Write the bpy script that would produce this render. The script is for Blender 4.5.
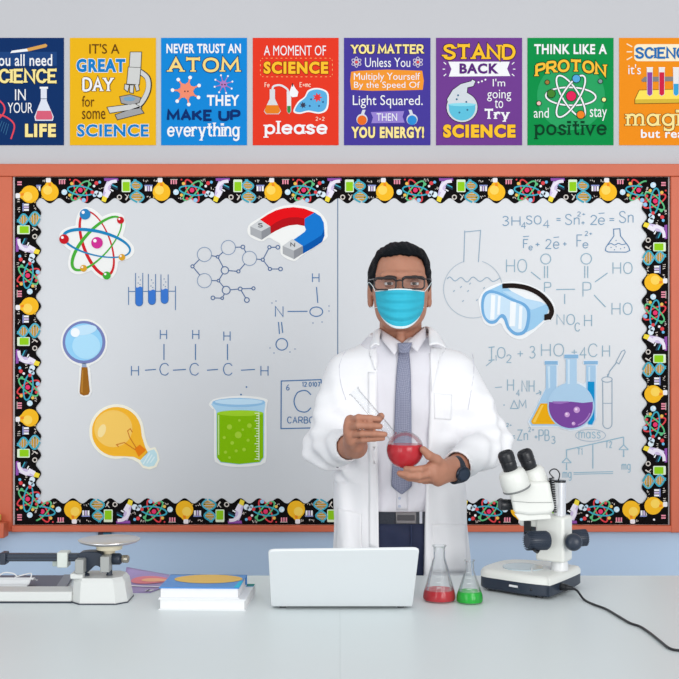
import bpy, math, random
import numpy as np
from mathutils import Vector, Matrix

scene = bpy.context.scene
for o in list(bpy.data.objects):
    bpy.data.objects.remove(o)
col = scene.collection

# ------------------------------------------------------------------ camera, world, lamps, exposure
F = 1100.0            # focal length in pixels of the 679 px frame
CZ = 1.43             # camera height
HY = 358.0            # horizon row
CX = 339.5
cam_d = bpy.data.cameras.new('camera')
cam_d.sensor_width = 36.0
cam_d.lens = F / 679.0 * 36.0
cam_d.shift_y = (HY - 339.5) / 679.0
cam_d.clip_start = 0.05
cam = bpy.data.objects.new('camera', cam_d)
cam.location = (0, 0, CZ)
cam.rotation_euler = (math.pi / 2, 0, 0)
col.objects.link(cam)
scene.camera = cam

scene.view_settings.view_transform = 'Standard'
scene.view_settings.look = 'None'
scene.view_settings.gamma = 1.0
scene.view_settings.use_curve_mapping = False
scene.view_settings.exposure = 0.0

world = bpy.data.worlds.new('room_daylight')
scene.world = world
world.use_nodes = True
bg = world.node_tree.nodes['Background']
bg.inputs[0].default_value = (0.93, 0.97, 1.0, 1)
bg.inputs[1].default_value = 0.64

def area(name, loc, target, sx, sy, power, color=(1, 1, 1)):
    l = bpy.data.lights.new(name, 'AREA')
    l.shape = 'RECTANGLE'; l.size = sx; l.size_y = sy
    l.energy = power; l.color = color
    o = bpy.data.objects.new(name, l)
    o.location = loc
    o.rotation_euler = (Vector(target) - Vector(loc)).to_track_quat('-Z', 'Y').to_euler()
    col.objects.link(o)
    return o
area('low_left_fill', (-3.4, -2.6, 1.5), (0.2, 3.0, 1.0), 3.0, 2.2, 75, (0.97, 0.99, 1.0))  # added low frontal fill to brighten the lower coat, not a window
area('right_key_area', (3.2, -3.6, 2.3), (0.3, 3.4, 1.2), 4.0, 3.0, 235, (1.0, 0.99, 0.98))  # added soft key behind the camera, far off for even light; no window
area('overhead_fill', (-0.6, 0.2, 3.4), (0.0, 3.6, 1.2), 3.0, 1.6, 18, (1.0, 0.99, 0.97))  # weak overhead area light added for brightness

# ------------------------------------------------------------------ helpers
YW = 3.97             # whiteboard wall

def P(px, py, d):
    return Vector(((px - CX) / F * d, d, CZ + (HY - py) / F * d))

WD = [YW]             # depth at which wall art is laid out
def wx(px): return (px - CX) / F * WD[0]
def wz(py): return CZ + (HY - py) / F * WD[0]

def s2l(c):
    c = c / 255.0
    return c / 12.92 if c <= 0.04045 else ((c + 0.055) / 1.055) ** 2.4

_mats = {}
def mat(rgb, rough=0.6, metal=0.0, spec=0.5, noise=0.0, nscale=8.0, bump=0.0, bscale=60.0, coat=0.0, name=None):
    key = (tuple(rgb), rough, metal, spec, noise, nscale, bump, bscale, coat)
    if key in _mats: return _mats[key]
    m = bpy.data.materials.new(name or 'paint_%d_%d_%d' % tuple(int(v) for v in rgb))
    m.use_nodes = True
    nt = m.node_tree
    b = nt.nodes['Principled BSDF']
    c = (s2l(rgb[0]), s2l(rgb[1]), s2l(rgb[2]), 1)
    b.inputs['Base Color'].default_value = c
    b.inputs['Roughness'].default_value = rough
    b.inputs['Metallic'].default_value = metal
    b.inputs['Specular IOR Level'].default_value = spec
    if coat: b.inputs['Coat Weight'].default_value = coat
    if noise or bump:
        tc = nt.nodes.new('ShaderNodeTexCoord')
    if noise:
        n = nt.nodes.new('ShaderNodeTexNoise'); n.inputs['Scale'].default_value = nscale
        n.inputs['Detail'].default_value = 5
        nt.links.new(tc.outputs['Object'], n.inputs['Vector'])
        mx = nt.nodes.new('ShaderNodeMix'); mx.data_type = 'RGBA'
        mx.inputs[6].default_value = tuple(v * (1 - noise) for v in c[:3]) + (1,)
        mx.inputs[7].default_value = tuple(min(1, v * (1 + noise)) for v in c[:3]) + (1,)
        nt.links.new(n.outputs['Fac'], mx.inputs[0])
        nt.links.new(mx.outputs[2], b.inputs['Base Color'])
    if bump:
        n2 = nt.nodes.new('ShaderNodeTexNoise'); n2.inputs['Scale'].default_value = bscale
        n2.inputs['Detail'].default_value = 4
        nt.links.new(tc.outputs['Object'], n2.inputs['Vector'])
        bp = nt.nodes.new('ShaderNodeBump'); bp.inputs['Strength'].default_value = bump
        bp.inputs['Distance'].default_value = 0.01
        nt.links.new(n2.outputs['Fac'], bp.inputs['Height'])
        nt.links.new(bp.outputs[0], b.inputs['Normal'])
    _mats[key] = m
    return m

def ink(*rgb): return mat(rgb, 0.85, 0, 0.06)

def glass_mat(name, tint, refl=0.9, haze=0.03, ior=1.3):
    m = bpy.data.materials.new(name); m.use_nodes = True
    nt = m.node_tree; nt.nodes.clear()
    out = nt.nodes.new('ShaderNodeOutputMaterial')
    tr = nt.nodes.new('ShaderNodeBsdfTransparent'); tr.inputs[0].default_value = tint + (1,)
    gl = nt.nodes.new('ShaderNodeBsdfGlossy'); gl.inputs['Roughness'].default_value = 0.07
    df = nt.nodes.new('ShaderNodeBsdfDiffuse'); df.inputs[0].default_value = (0.9, 0.93, 0.95, 1)
    fr = nt.nodes.new('ShaderNodeFresnel'); fr.inputs[0].default_value = ior
    ml = nt.nodes.new('ShaderNodeMath'); ml.operation = 'MULTIPLY'; ml.inputs[1].default_value = refl
    m1 = nt.nodes.new('ShaderNodeMixShader'); m1.inputs[0].default_value = haze
    m2 = nt.nodes.new('ShaderNodeMixShader')
    nt.links.new(tr.outputs[0], m1.inputs[1]); nt.links.new(df.outputs[0], m1.inputs[2])
    nt.links.new(fr.outputs[0], ml.inputs[0]); nt.links.new(ml.outputs[0], m2.inputs[0])
    nt.links.new(m1.outputs[0], m2.inputs[1]); nt.links.new(gl.outputs[0], m2.inputs[2])
    nt.links.new(m2.outputs[0], out.inputs[0])
    return m

def liquid_mat(name, tint, body, k=0.5):
    m = bpy.data.materials.new(name); m.use_nodes = True
    nt = m.node_tree; nt.nodes.clear()
    out = nt.nodes.new('ShaderNodeOutputMaterial')
    tr = nt.nodes.new('ShaderNodeBsdfTransparent'); tr.inputs[0].default_value = tint + (1,)
    tl = nt.nodes.new('ShaderNodeBsdfTranslucent'); tl.inputs[0].default_value = body + (1,)
    df = nt.nodes.new('ShaderNodeBsdfDiffuse'); df.inputs[0].default_value = body + (1,)
    gl = nt.nodes.new('ShaderNodeBsdfGlossy'); gl.inputs['Roughness'].default_value = 0.05
    fr = nt.nodes.new('ShaderNodeFresnel'); fr.inputs[0].default_value = 1.33
    a = nt.nodes.new('ShaderNodeMixShader'); a.inputs[0].default_value = 0.5
    b = nt.nodes.new('ShaderNodeMixShader'); b.inputs[0].default_value = k
    c = nt.nodes.new('ShaderNodeMixShader')
    nt.links.new(tl.outputs[0], a.inputs[1]); nt.links.new(df.outputs[0], a.inputs[2])
    nt.links.new(tr.outputs[0], b.inputs[1]); nt.links.new(a.outputs[0], b.inputs[2])
    nt.links.new(fr.outputs[0], c.inputs[0]); nt.links.new(b.outputs[0], c.inputs[1]); nt.links.new(gl.outputs[0], c.inputs[2])
    nt.links.new(c.outputs[0], out.inputs[0])
    return m

def root_of(o):
    l = Vector((0, 0, 0))
    while o is not None:
        l = l + o.location; o = o.parent
    return l

def empty(name, loc, label, cat, group=None):
    o = bpy.data.objects.new(name, None)
    o.empty_display_size = 0.05
    o.location = loc
    col.objects.link(o)
    tag(o, label, cat, group)
    return o

def tag(o, label, cat, group=None):
    o['label'] = label; o['category'] = cat; o['kind'] = 'thing'
    if group: o['group'] = group

def link_mesh(name, me, parent=None, mats=(), smooth=True, sharp=35, bevel=0, bseg=2, solid=0, sub=0, origin=None, label=None, weld=False):
    base = root_of(parent) if parent is not None else Vector(origin or (0, 0, 0))
    if base.length > 0:
        me.transform(Matrix.Translation(-base))
    for m in mats: me.materials.append(m)
    if smooth:
        me.polygons.foreach_set('use_smooth', [True] * len(me.polygons))
        if sharp: me.set_sharp_from_angle(angle=math.radians(sharp))
    o = bpy.data.objects.new(name, me)
    col.objects.link(o)
    if parent is not None: o.parent = parent
    else: o.location = base
    if solid:
        md = o.modifiers.new('thickness', 'SOLIDIFY'); md.thickness = solid; md.offset = 0
    if bevel:
        md = o.modifiers.new('bevel', 'BEVEL'); md.width = bevel; md.segments = bseg; md.limit_method = 'ANGLE'
        md.angle_limit = math.radians(40)
    if sub:
        md = o.modifiers.new('subd', 'SUBSURF'); md.levels = sub; md.render_levels = sub
    if label: o['label'] = label
    me.update()
    return o

class MB:
    def __init__(s): s.v = []; s.f = []; s.m = []; s.mats = []
    def mi(s, m):
        if m not in s.mats: s.mats.append(m)
        return s.mats.index(m)
    def add(s, vs, fs, m):
        k = len(s.v); i = s.mi(m)
        s.v += [tuple(v) for v in vs]
        for f in fs:
            s.f.append(tuple(k + j for j in f)); s.m.append(i)
        return s
    def box(s, c, size, m, rot=None):
        c = Vector(c); hx, hy, hz = (q / 2 for q in size)
        vs = [Vector((x, y, z)) for x in (-hx, hx) for y in (-hy, hy) for z in (-hz, hz)]
        if rot is not None: vs = [rot @ v for v in vs]
        return s.add([c + v for v in vs], [(0, 1, 3, 2), (4, 6, 7, 5), (0, 4, 5, 1), (2, 3, 7, 6), (0, 2, 6, 4), (1, 5, 7, 3)], m)
    def lathe(s, prof, m, origin=(0, 0, 0), axis=(0, 0, 1), n=40, cap=True):
        # prof: (r, h) pairs along the axis
        q = Vector((0, 0, 1)).rotation_difference(Vector(axis).normalized())
        o = Vector(origin); vs = []; fs = []
        for r, h in prof:
            for i in range(n):
                a = 2 * math.pi * i / n
                vs.append(o + q @ Vector((r * math.cos(a), r * math.sin(a), h)))
        for j in range(len(prof) - 1):
            for i in range(n):
                a = j * n + i; b = j * n + (i + 1) % n
                fs.append((a, b, b + n, a + n))
        if cap:
            if prof[0][0] > 1e-6: fs.append(tuple(range(n - 1, -1, -1)))
            if prof[-1][0] > 1e-6: fs.append(tuple(range((len(prof) - 1) * n, len(prof) * n)))
        return s.add(vs, fs, m)
    def cyl(s, a, b, r, m, r2=None, n=28):
        a = Vector(a); b = Vector(b); d = b - a
        return s.lathe([(r, 0), (r if r2 is None else r2, d.length)], m, a, d, n)
    def tube(s, pts, r, m, n=10, closed=False):
        pts = [Vector(p) for p in pts]; N = len(pts)
        rr = r if hasattr(r, '__len__') else [r] * N
        vs = []; fs = []; up = None
        for i, p in enumerate(pts):
            if closed: t = pts[(i + 1) % N] - pts[i - 1]
            else: t = pts[min(i + 1, N - 1)] - pts[max(i - 1, 0)]
            t.normalize()
            if up is None:
                up = Vector((0, 0, 1)) if abs(t.z) < .9 else Vector((1, 0, 0))
            x = t.cross(up).normalized(); up = x.cross(t).normalized()
            for k in range(n):
                a = 2 * math.pi * k / n
                vs.append(p + (x * math.cos(a) + up * math.sin(a)) * rr[i])
        for i in range(N if closed else N - 1):
            for k in range(n):
                a = i * n + k; b = i * n + (k + 1) % n; j = ((i + 1) % N) * n
                fs.append((a, j + k, j + (k + 1) % n, b))
        if not closed:
            fs.append(tuple(range(n))); fs.append(tuple(range((N - 1) * n, N * n))[::-1])
        return s.add(vs, fs, m)
    def prism(s, pts, depth, m, mside=None):
        # pts: outline as world points (planar), extruded by the depth vector
        n = len(pts); d = Vector(depth)
        a = [Vector(p) for p in pts]
        s.add(a + [p + d for p in a], [tuple(range(n)), tuple(range(2 * n - 1, n - 1, -1))], m)
        s.add(a + [p + d for p in a], [(i, i + n, (i + 1) % n + n, (i + 1) % n) for i in range(n)], mside or m)
        return s
    def grid(s, fn, nu, nv, m):
        vs = [fn(i / nu, j / nv) for j in range(nv + 1) for i in range(nu + 1)]
        fs = [(j * (nu + 1) + i, j * (nu + 1) + i + 1, (j + 1) * (nu + 1) + i + 1, (j + 1) * (nu + 1) + i) for j in range(nv) for i in range(nu)]
        return s.add(vs, fs, m)
    def ball(s, c, r, m, n=16, sc=(1, 1, 1)):
        vs = []; fs = []
        h = n // 2
        for j in range(h + 1):
            t = math.pi * j / h
            for i in range(n):
                a = 2 * math.pi * i / n
                vs.append((c[0] + r * sc[0] * math.sin(t) * math.cos(a), c[1] + r * sc[1] * math.sin(t) * math.sin(a), c[2] + r * sc[2] * math.cos(t)))
        for j in range(h):
            for i in range(n):
                a = j * n + i; b = j * n + (i + 1) % n
                fs.append((a, a + n, b + n, b))
        return s.add(vs, fs, m)
    def mesh(s, name):
        me = bpy.data.meshes.new(name)
        me.from_pydata(s.v, [], s.f)
        me.polygons.foreach_set('material_index', s.m)
        me.validate()
        return me
    def build(s, name, parent=None, **kw):
        import bmesh
        me = s.mesh(name)
        if kw.pop('fix', True):
            bm = bmesh.new(); bm.from_mesh(me)
            bmesh.ops.remove_doubles(bm, verts=bm.verts, dist=1e-6)
            bmesh.ops.recalc_face_normals(bm, faces=bm.faces)
            bm.to_mesh(me); bm.free()
        return link_mesh(name, me, parent, s.mats, **kw)

# ------------------------------------------------------------------ flat art on the wall (px coordinates -> wall plane)
def catmull(pts, n=6, closed=False):
    N = len(pts); out = []
    for i in range(N if closed else N - 1):
        p0 = pts[(i - 1) % N] if closed or i > 0 else pts[0]
        p1 = pts[i]; p2 = pts[(i + 1) % N]
        p3 = pts[(i + 2) % N] if closed or i + 2 < N else pts[-1]
        for k in range(n):
            t = k / n
            out.append(tuple(.5 * ((2 * b) + (-a + c) * t + (2 * a - 5 * b + 4 * c - d) * t * t + (-a + 3 * b - 3 * c + d) * t ** 3)
                             for a, b, c, d in zip(p0, p1, p2, p3)))
    if not closed: out.append(tuple(pts[-1]))
    return out

def ellipse(cx, cy, rx, ry=None, rot=0, n=28, a0=0, a1=360):
    ry = rx if ry is None else ry
    c, s_ = math.cos(math.radians(rot)), math.sin(math.radians(rot))
    out = []
    full = abs(a1 - a0) >= 360
    for i in range(n if full else n + 1):
        a = math.radians(a0 + (a1 - a0) * i / n)
        x, y = rx * math.cos(a), ry * math.sin(a)
        out.append((cx + x * c - y * s_, cy + x * s_ + y * c))
    return out

def rrect(x0, y0, x1, y1, r, n=5):
    out = []
    for cx, cy, a in ((x1 - r, y0 + r, -90), (x1 - r, y1 - r, 0), (x0 + r, y1 - r, 90), (x0 + r, y0 + r, 180)):
        for i in range(n + 1):
            t = math.radians(a + 90 * i / n)
            out.append((cx + r * math.cos(t), cy + r * math.sin(t)))
    return out

G = {
'A': (4, "0,0 2,6 4,0;.8,2.1 3.2,2.1"), 'B': (3.5, "0,0 0,6;~0,6 2,6 3,5.3 3,3.8 2,3.1 0,3.1;~0,3.1 2.2,3.1 3.5,2.4 3.5,.8 2.2,0 0,0"),
'C': (3.8, "~3.8,4.8 3,5.8 2,6 .7,5.3 0,3 .7,.7 2,0 3,.2 3.8,1.2"), 'D': (4, "0,0 0,6;~0,6 1.8,6 3.3,5.2 4,3 3.3,.8 1.8,0 0,0"),
'E': (3.3, "3.3,6 0,6 0,0 3.3,0;0,3.1 2.6,3.1"), 'F': (3.2, "3.2,6 0,6 0,0;0,3.1 2.6,3.1"),
'G': (4, "~3.8,4.8 3,5.8 2,6 .7,5.3 0,3 .7,.7 2,0 3.2,.2 3.9,1;3.9,.7 3.9,2.8 2.4,2.8"), 'H': (4, "0,0 0,6;4,0 4,6;0,3 4,3"),
'I': (.2, "0.1,0 0.1,6"), 'K': (3.8, "0,0 0,6;3.6,6 0,2.4;1.2,3.5 3.8,0"), 'L': (3, "0,6 0,0 3,0"),
'M': (5, "0,0 .3,6 2.5,1.4 4.7,6 5,0"), 'N': (4, "0,0 0,6 4,0 4,6"), 'O': (4.4, "o2.2,6 .6,5.2 0,3 .6,.8 2.2,0 3.8,.8 4.4,3 3.8,5.2"),
'P': (3.5, "0,0 0,6;~0,6 2.2,6 3.5,5.4 3.5,3.4 2.2,2.8 0,2.8"), 'R': (3.8, "0,0 0,6;~0,6 2.2,6 3.5,5.4 3.5,3.4 2.2,2.8 0,2.8;1.8,2.8 3.8,0"),
'S': (3.5, "~3.4,4.9 2.6,5.9 1.6,6 .4,5.5 .2,4.4 1,3.5 2.4,2.8 3.4,2 3.4,.8 2.4,.05 1.4,0 .4,.4 0,1.3"),
'T': (4, "0,6 4,6;2,0 2,6"), 'U': (4, "~0,6 0,2 .6,.4 2,0 3.4,.4 4,2 4,6"), 'Y': (4, "0,6 2,3 4,6;2,3 2,0"), 'Z': (3.8, "0,6 3.8,6 0,0 3.8,0"),
'a': (3, "o1.5,4 .4,3.4 0,2 .4,.6 1.5,0 2.6,.6 3,2 2.6,3.4;3,4 3,0"), 'c': (3, "~3,3.2 2.2,3.9 1.4,4 .3,3.2 0,2 .3,.7 1.4,0 2.2,.1 3,.8"),
'e': (3, "~.1,2.1 1.6,2.1 3.1,2.1 2.8,3.4 1.6,4 .4,3.3 0,2 .4,.6 1.6,0 3,.7"),
'g': (3, "o1.5,4 .4,3.4 0,2 .4,.6 1.5,0 2.6,.6 3,2 2.6,3.4;~3,4 3,-.8 2.4,-1.8 1.4,-2 .4,-1.5"),
'h': (2.8, "0,0 0,6;~0,2.8 .8,3.8 1.8,4 2.7,3.4 2.8,2.4 2.8,0"), 'i': (.2, "0.1,0 0.1,4;0.1,5.1 0.1,5.7"), 'l': (.2, "0.1,0 0.1,6"),
'm': (4.4, "0,0 0,4;~0,2.8 .8,3.9 1.8,3.8 2.2,2.8 2.2,0;~2.2,2.8 3,3.9 4,3.8 4.4,2.8 4.4,0"),
'n': (2.8, "0,0 0,4;~0,2.8 .8,3.8 1.8,4 2.7,3.4 2.8,2.4 2.8,0"), 'o': (3.2, "o1.6,4 .4,3.4 0,2 .4,.6 1.6,0 2.8,.6 3.2,2 2.8,3.4"),
'p': (3, "0,4 0,-2;o1.5,4 .4,3.4 0,2 .4,.6 1.5,0 2.6,.6 3,2 2.6,3.4"), 'r': (2.2, "0,0 0,4;~0,2.6 .7,3.7 1.6,4 2.2,3.6"),
's': (2.4, "~2.4,3.2 1.8,3.9 1.1,4 .3,3.6 .2,2.9 .8,2.3 1.8,1.8 2.4,1.2 2.2,.4 1.3,0 .5,.2 0,.8"),
't': (2.2, "~1,5.6 1,3 1,1 1.4,.2 2.2,.2;0,4 2.2,4"), 'v': (3, "0,4 1.5,0 3,4"), 'y': (3.1, "0,4 1.6,0;3.1,4 1,-2"),
'0': (3, "o1.5,6 .4,5 0,3 .4,1 1.5,0 2.6,1 3,3 2.6,5"), '1': (1, "0,4.8 1,6 1,0"), '2': (3, "~.2,4.8 .8,5.8 1.8,6 2.8,5.2 2.8,4 1.6,2 0,0;0,0 3.1,0"),
'3': (3, "~.2,5.2 1,6 2.2,5.8 2.7,4.6 2,3.4 1.2,3.1;~1.2,3.1 2.4,2.8 3,1.6 2.2,.3 1,0 .1,.8"), '4': (3.2, "2.4,0 2.4,6 0,2 3.3,2"),
'6': (3, "~2.6,5.7 1.2,4.6 .2,2.8 .2,1 1.4,0 2.8,.8 2.8,2.2 1.6,3 .3,2"), '7': (3, "0,6 3,6 1,0"),
'+': (3, "0,2.6 3,2.6;1.5,1.1 1.5,4.1"), '=': (3, "0,3.4 3,3.4;0,1.8 3,1.8"), '-': (3, "0,2.6 3,2.6"), '.': (.3, "0,0 .3,.2"),
"'": (.3, "0,6 .1,4.6"), 'D^': (3.6, "0,0 1.8,5 3.6,0 0,0"), '!': (.4, "0.2,1.8 0.2,6;0.2,0 0.2,.5"),
}
def glyph(ch):
    w, spec = G[ch]; out = []
    for st in spec.split(';'):
        mode = ''
        if st[0] in '~o': mode = st[0]; st = st[1:]
        pts = [tuple(float(q) for q in p.split(',')) for p in st.split()]
        if mode == '~': pts = catmull(pts)
        if mode == 'o': pts = catmull(pts, closed=True); pts.append(pts[0])
        out.append((pts, mode == 'o'))
    return w, out

class Art:
    """flat painted art in wall pixels; layer pushes it off the wall towards the room"""
    def __init__(s, base=0.0, origin_y=None): s.mb = MB(); s.base = base; s.buf = {}; s.y0 = YW if origin_y is None else origin_y
    def put(s, pts, faces, m, layer):
        b = s.buf.setdefault((m.name, layer), (m, [], []))
        k = len(b[1]); b[1].extend(pts); b[2].extend([tuple(k + i for i in f) for f in faces])
    def pt(s, p, layer): return (wx(p[0]), s.y0 - s.base - 0.0006 * layer, wz(p[1]))
    def poly(s, pts, m, layer=1):
        s.put(list(pts), [tuple(range(len(pts)))], m, layer); return s
    def circ(s, x, y, r, m, layer=1, n=20): return s.poly(ellipse(x, y, r, n=n), m, layer)
    def line(s, pts, w, m, layer=1, closed=False, taper=None):
        pts = [tuple(p) for p in pts]
        if closed and pts[0] != pts[-1]: pts = pts + [pts[0]]
        N = len(pts)
        if N < 2: return s
        L = []; R = []
        for i in range(N):
            if closed:
                a = pts[(i - 1) if i > 0 else N - 2]; b = pts[(i + 1) if i < N - 1 else 1]
            else:
                a = pts[max(i - 1, 0)]; b = pts[min(i + 1, N - 1)]
            p = pts[i]
            d1 = (p[0] - a[0], p[1] - a[1]); d2 = (b[0] - p[0], b[1] - p[1])
            def nrm(d):
                l = math.hypot(*d); return (d[0] / l, d[1] / l) if l > 1e-9 else None
            d1 = nrm(d1); d2 = nrm(d2)
            d1 = d1 or d2 or (1, 0); d2 = d2 or d1
            n1 = (-d1[1], d1[0]); n2 = (-d2[1], d2[0])
            mx, my = n1[0] + n2[0], n1[1] + n2[1]
            l = math.hypot(mx, my)
            if l < .3: mx, my = n2; k = 1
            else:
                mx /= l; my /= l
                k = min(1 / max(mx * n2[0] + my * n2[1], .3), 2.0)
            ww = (w if taper is None else taper(i / (N - 1)) * w) / 2 * k
            e = (0, 0)
            L.append((p[0] + mx * ww, p[1] + my * ww)); R.append((p[0] - mx * ww, p[1] - my * ww))
        s.put(L + R, [(i, i + 1, N + i + 1, N + i) for i in range(N - 1)], m, layer)
        return s
    def text(s, txt, x0, x1, ytop, ybase, m, w=1.0, layer=2, serif=0, gap=1.5, outline=None, ow=1.2, arch=0, ref=6.0):
        """stroke lettering: cap top at ytop (ref units high), baseline at ybase"""
        strokes = []; x = 0
        for ch in txt:
            if ch == ' ': x += 2.4; continue
            wd, gl = glyph(ch)
            for pts, cl in gl: strokes.append(([(x + a, b) for a, b in pts], cl))
            x += wd + gap
        W = max(x - gap, .01)
        sx = (x1 - x0 - w) / W if W > .5 else 1; sy = (ybase - ytop - w) / ref
        def tr(a, b):
            px = x0 + w / 2 + a * sx
            py = ybase - w / 2 - b * sy
            if arch: py += arch * (((px - (x0 + x1) / 2) / ((x1 - x0) / 2)) ** 2)
            return (px, py)
        def emit(wid, mm, lay):
            ends = [p for st, cl in strokes if not cl for p in (st[0], st[-1])]
            for st, cl in strokes:
                pp = [tr(*p) for p in st]
                s.line(pp, wid, mm, lay, closed=cl)
                if serif and not cl:
                    for e, q in ((st[0], st[1]), (st[-1], st[-2])):
                        near = any(o is not st and min(math.hypot(e[0] - a, e[1] - b) for a, b in o) < .35 for o, c2 in strokes)
                        if near: continue
                        c = tr(*e)
                        horiz = abs(e[1] - q[1]) * 1.0 >= abs(e[0] - q[0])
                        hw = (serif * .62 * sx + wid * .5)
                        if horiz: s.line([(c[0] - hw, c[1]), (c[0] + hw, c[1])], max(wid * .5, .9), mm, lay)
                        else: s.line([(c[0], c[1] - hw * .7), (c[0], c[1] + hw * .7)], max(wid * .5, .9), mm, lay)
        if outline is not None: emit(w + ow, outline, layer - .5)
        emit(w, m, layer)
        return s
    def font(s, txt, x0, x1, y0, y1, m, layer=2, bold=0.0, outline=None, ow=.03):
        """built-in sans lettering fitted to the box"""
        for mm, off, lay in (((outline, bold + ow, layer - .5),) if outline is not None else ()) + ((m, bold, layer),):
            cu = bpy.data.curves.new('t', 'FONT'); cu.body = txt; cu.size = 1; cu.offset = off; cu.resolution_u = 3; cu.space_character = 1 + bold * 3.2
            cu.fill_mode = 'FRONT'
            o = bpy.data.objects.new('t', cu); col.objects.link(o)
            me = bpy.data.meshes.new_from_object(o.evaluated_get(bpy.context.evaluated_depsgraph_get()))
            bpy.data.objects.remove(o); bpy.data.curves.remove(cu)
            v = [tuple(q.co) for q in me.vertices]; f = [tuple(p.vertices) for p in me.polygons]
            bpy.data.meshes.remove(me)
            if not v: continue
            xs = [q[0] for q in v]; ys = [q[1] for q in v]
            ins = ow if lay != layer else 0
            bb = (min(xs) + ins, max(xs) - ins, min(ys) + ins, max(ys) - ins)
            sx = (x1 - x0) / (bb[1] - bb[0]); sy = (y1 - y0) / (bb[3] - bb[2])
            s.put([(x0 + (q[0] - bb[0]) * sx, y1 - (q[1] - bb[2]) * sy) for q in v], f, mm, lay)
        return s
    def flush(s):
        from mathutils.geometry import delaunay_2d_cdt
        for (nm, layer), (m, pts, fcs) in s.buf.items():
            if len(fcs) > 1:
                vs, es, fs, ov, oe, of = delaunay_2d_cdt([Vector(p) for p in pts], [], fcs, 1, 1e-5)
                src = [np.array([pts[i] for i in f]) for f in fcs]
                pts = [(v.x, v.y) for v in vs]; Q = np.array(pts)
                cen = np.array([Q[list(f)].mean(0) for f in fs]); keep = np.zeros(len(fs), bool)
                for p in src:
                    lo, hi = p.min(0), p.max(0)
                    c = np.nonzero(~keep & (cen >= lo).all(1) & (cen <= hi).all(1))[0]
                    if len(c) == 0: continue
                    x, y = cen[c, 0], cen[c, 1]; ins = np.zeros(len(c), bool)
                    for (x0, y0), (x1, y1) in zip(p, np.roll(p, -1, 0)):
                        if y0 == y1: continue
                        ins ^= ((y0 > y) != (y1 > y)) & (x < (x1 - x0) * (y - y0) / (y1 - y0) + x0)
                    keep[c[ins]] = True
                fcs = [tuple(f) for f, o in zip(fs, keep) if o]
            s.mb.add([s.pt(p, layer) for p in pts], [f[::-1] for f in fcs], m)
        s.buf = {}
    def build(s, name, parent, **kw):
        s.flush()
        kw.setdefault('smooth', False); kw.setdefault('fix', False)
        return s.mb.build(name, parent, **kw)

class Letters:
    """each line of lettering becomes a part of its own"""
    def __init__(s, art, parent): s.art = art; s.parent = parent
    def font(s, *a, **k): q = s.art(); q.font(*a, **k); q.build('lettering', s.parent)
    def text(s, *a, **k): q = s.art(); q.text(*a, **k); q.build('lettering', s.parent)

def sheet(pts, t=0.0016, base=0.0, m=None, name='sheet', parent=None):
    """a card cut to a px outline, t thick, lying on the wall plane offset base"""
    mb = MB()
    mb.prism([(wx(x), YW - base - t, wz(y)) for x, y in pts], (0, t, 0), m)
    return mb.build(name, parent, smooth=False)
# ------------------------------------------------------------------ the setting
def wall_material():
    m = bpy.data.materials.new('two_tone_wall_paint'); m.use_nodes = True
    nt = m.node_tree; b = nt.nodes['Principled BSDF']; b.inputs['Roughness'].default_value = 0.85
    geo = nt.nodes.new('ShaderNodeNewGeometry'); sep = nt.nodes.new('ShaderNodeSeparateXYZ')
    nt.links.new(geo.outputs['Position'], sep.inputs[0])
    gt = nt.nodes.new('ShaderNodeMath'); gt.operation = 'GREATER_THAN'; gt.inputs[1].default_value = 1.3
    nt.links.new(sep.outputs['Z'], gt.inputs[0])
    n = nt.nodes.new('ShaderNodeTexNoise'); n.inputs['Scale'].default_value = 1.6; n.inputs['Detail'].default_value = 6
    nt.links.new(geo.outputs['Position'], n.inputs['Vector'])
    mx = nt.nodes.new('ShaderNodeMix'); mx.data_type = 'RGBA'
    mx.inputs[6].default_value = (s2l(186), s2l(208), s2l(234), 1); mx.inputs[7].default_value = (s2l(196), s2l(196), s2l(200), 1)
    nt.links.new(gt.outputs[0], mx.inputs[0])
    m2 = nt.nodes.new('ShaderNodeMix'); m2.data_type = 'RGBA'; m2.blend_type = 'MULTIPLY'; m2.inputs[0].default_value = 1
    rp = nt.nodes.new('ShaderNodeMapRange'); rp.inputs[3].default_value = .95; rp.inputs[4].default_value = 1.04
    nt.links.new(n.outputs['Fac'], rp.inputs[0])
    nt.links.new(mx.outputs[2], m2.inputs[6]); nt.links.new(rp.outputs[0], m2.inputs[7])
    nt.links.new(m2.outputs[2], b.inputs['Base Color'])
    return m

def structure(o, label=None):
    o['kind'] = 'structure'
    return o
mb = MB(); mb.box((0, YW + .065, 1.6), (7.0, .1, 3.2), wall_material())
structure(mb.build('wall_back', smooth=False))
mb = MB(); mb.box((0, 2.0, -.05), (7.0, 4.3, .1), mat((206, 202, 196), .5, noise=.08, nscale=3))
structure(mb.build('floor', smooth=False))
mb = MB(); mb.box((0, YW + .006, .05), (7.0, .018, .1), mat((120, 110, 105), .5, noise=.05))
structure(mb.build('baseboard_back', bevel=.003))
YB = YW + .015        # wall surface; YW is the writing surface of the board

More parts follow.
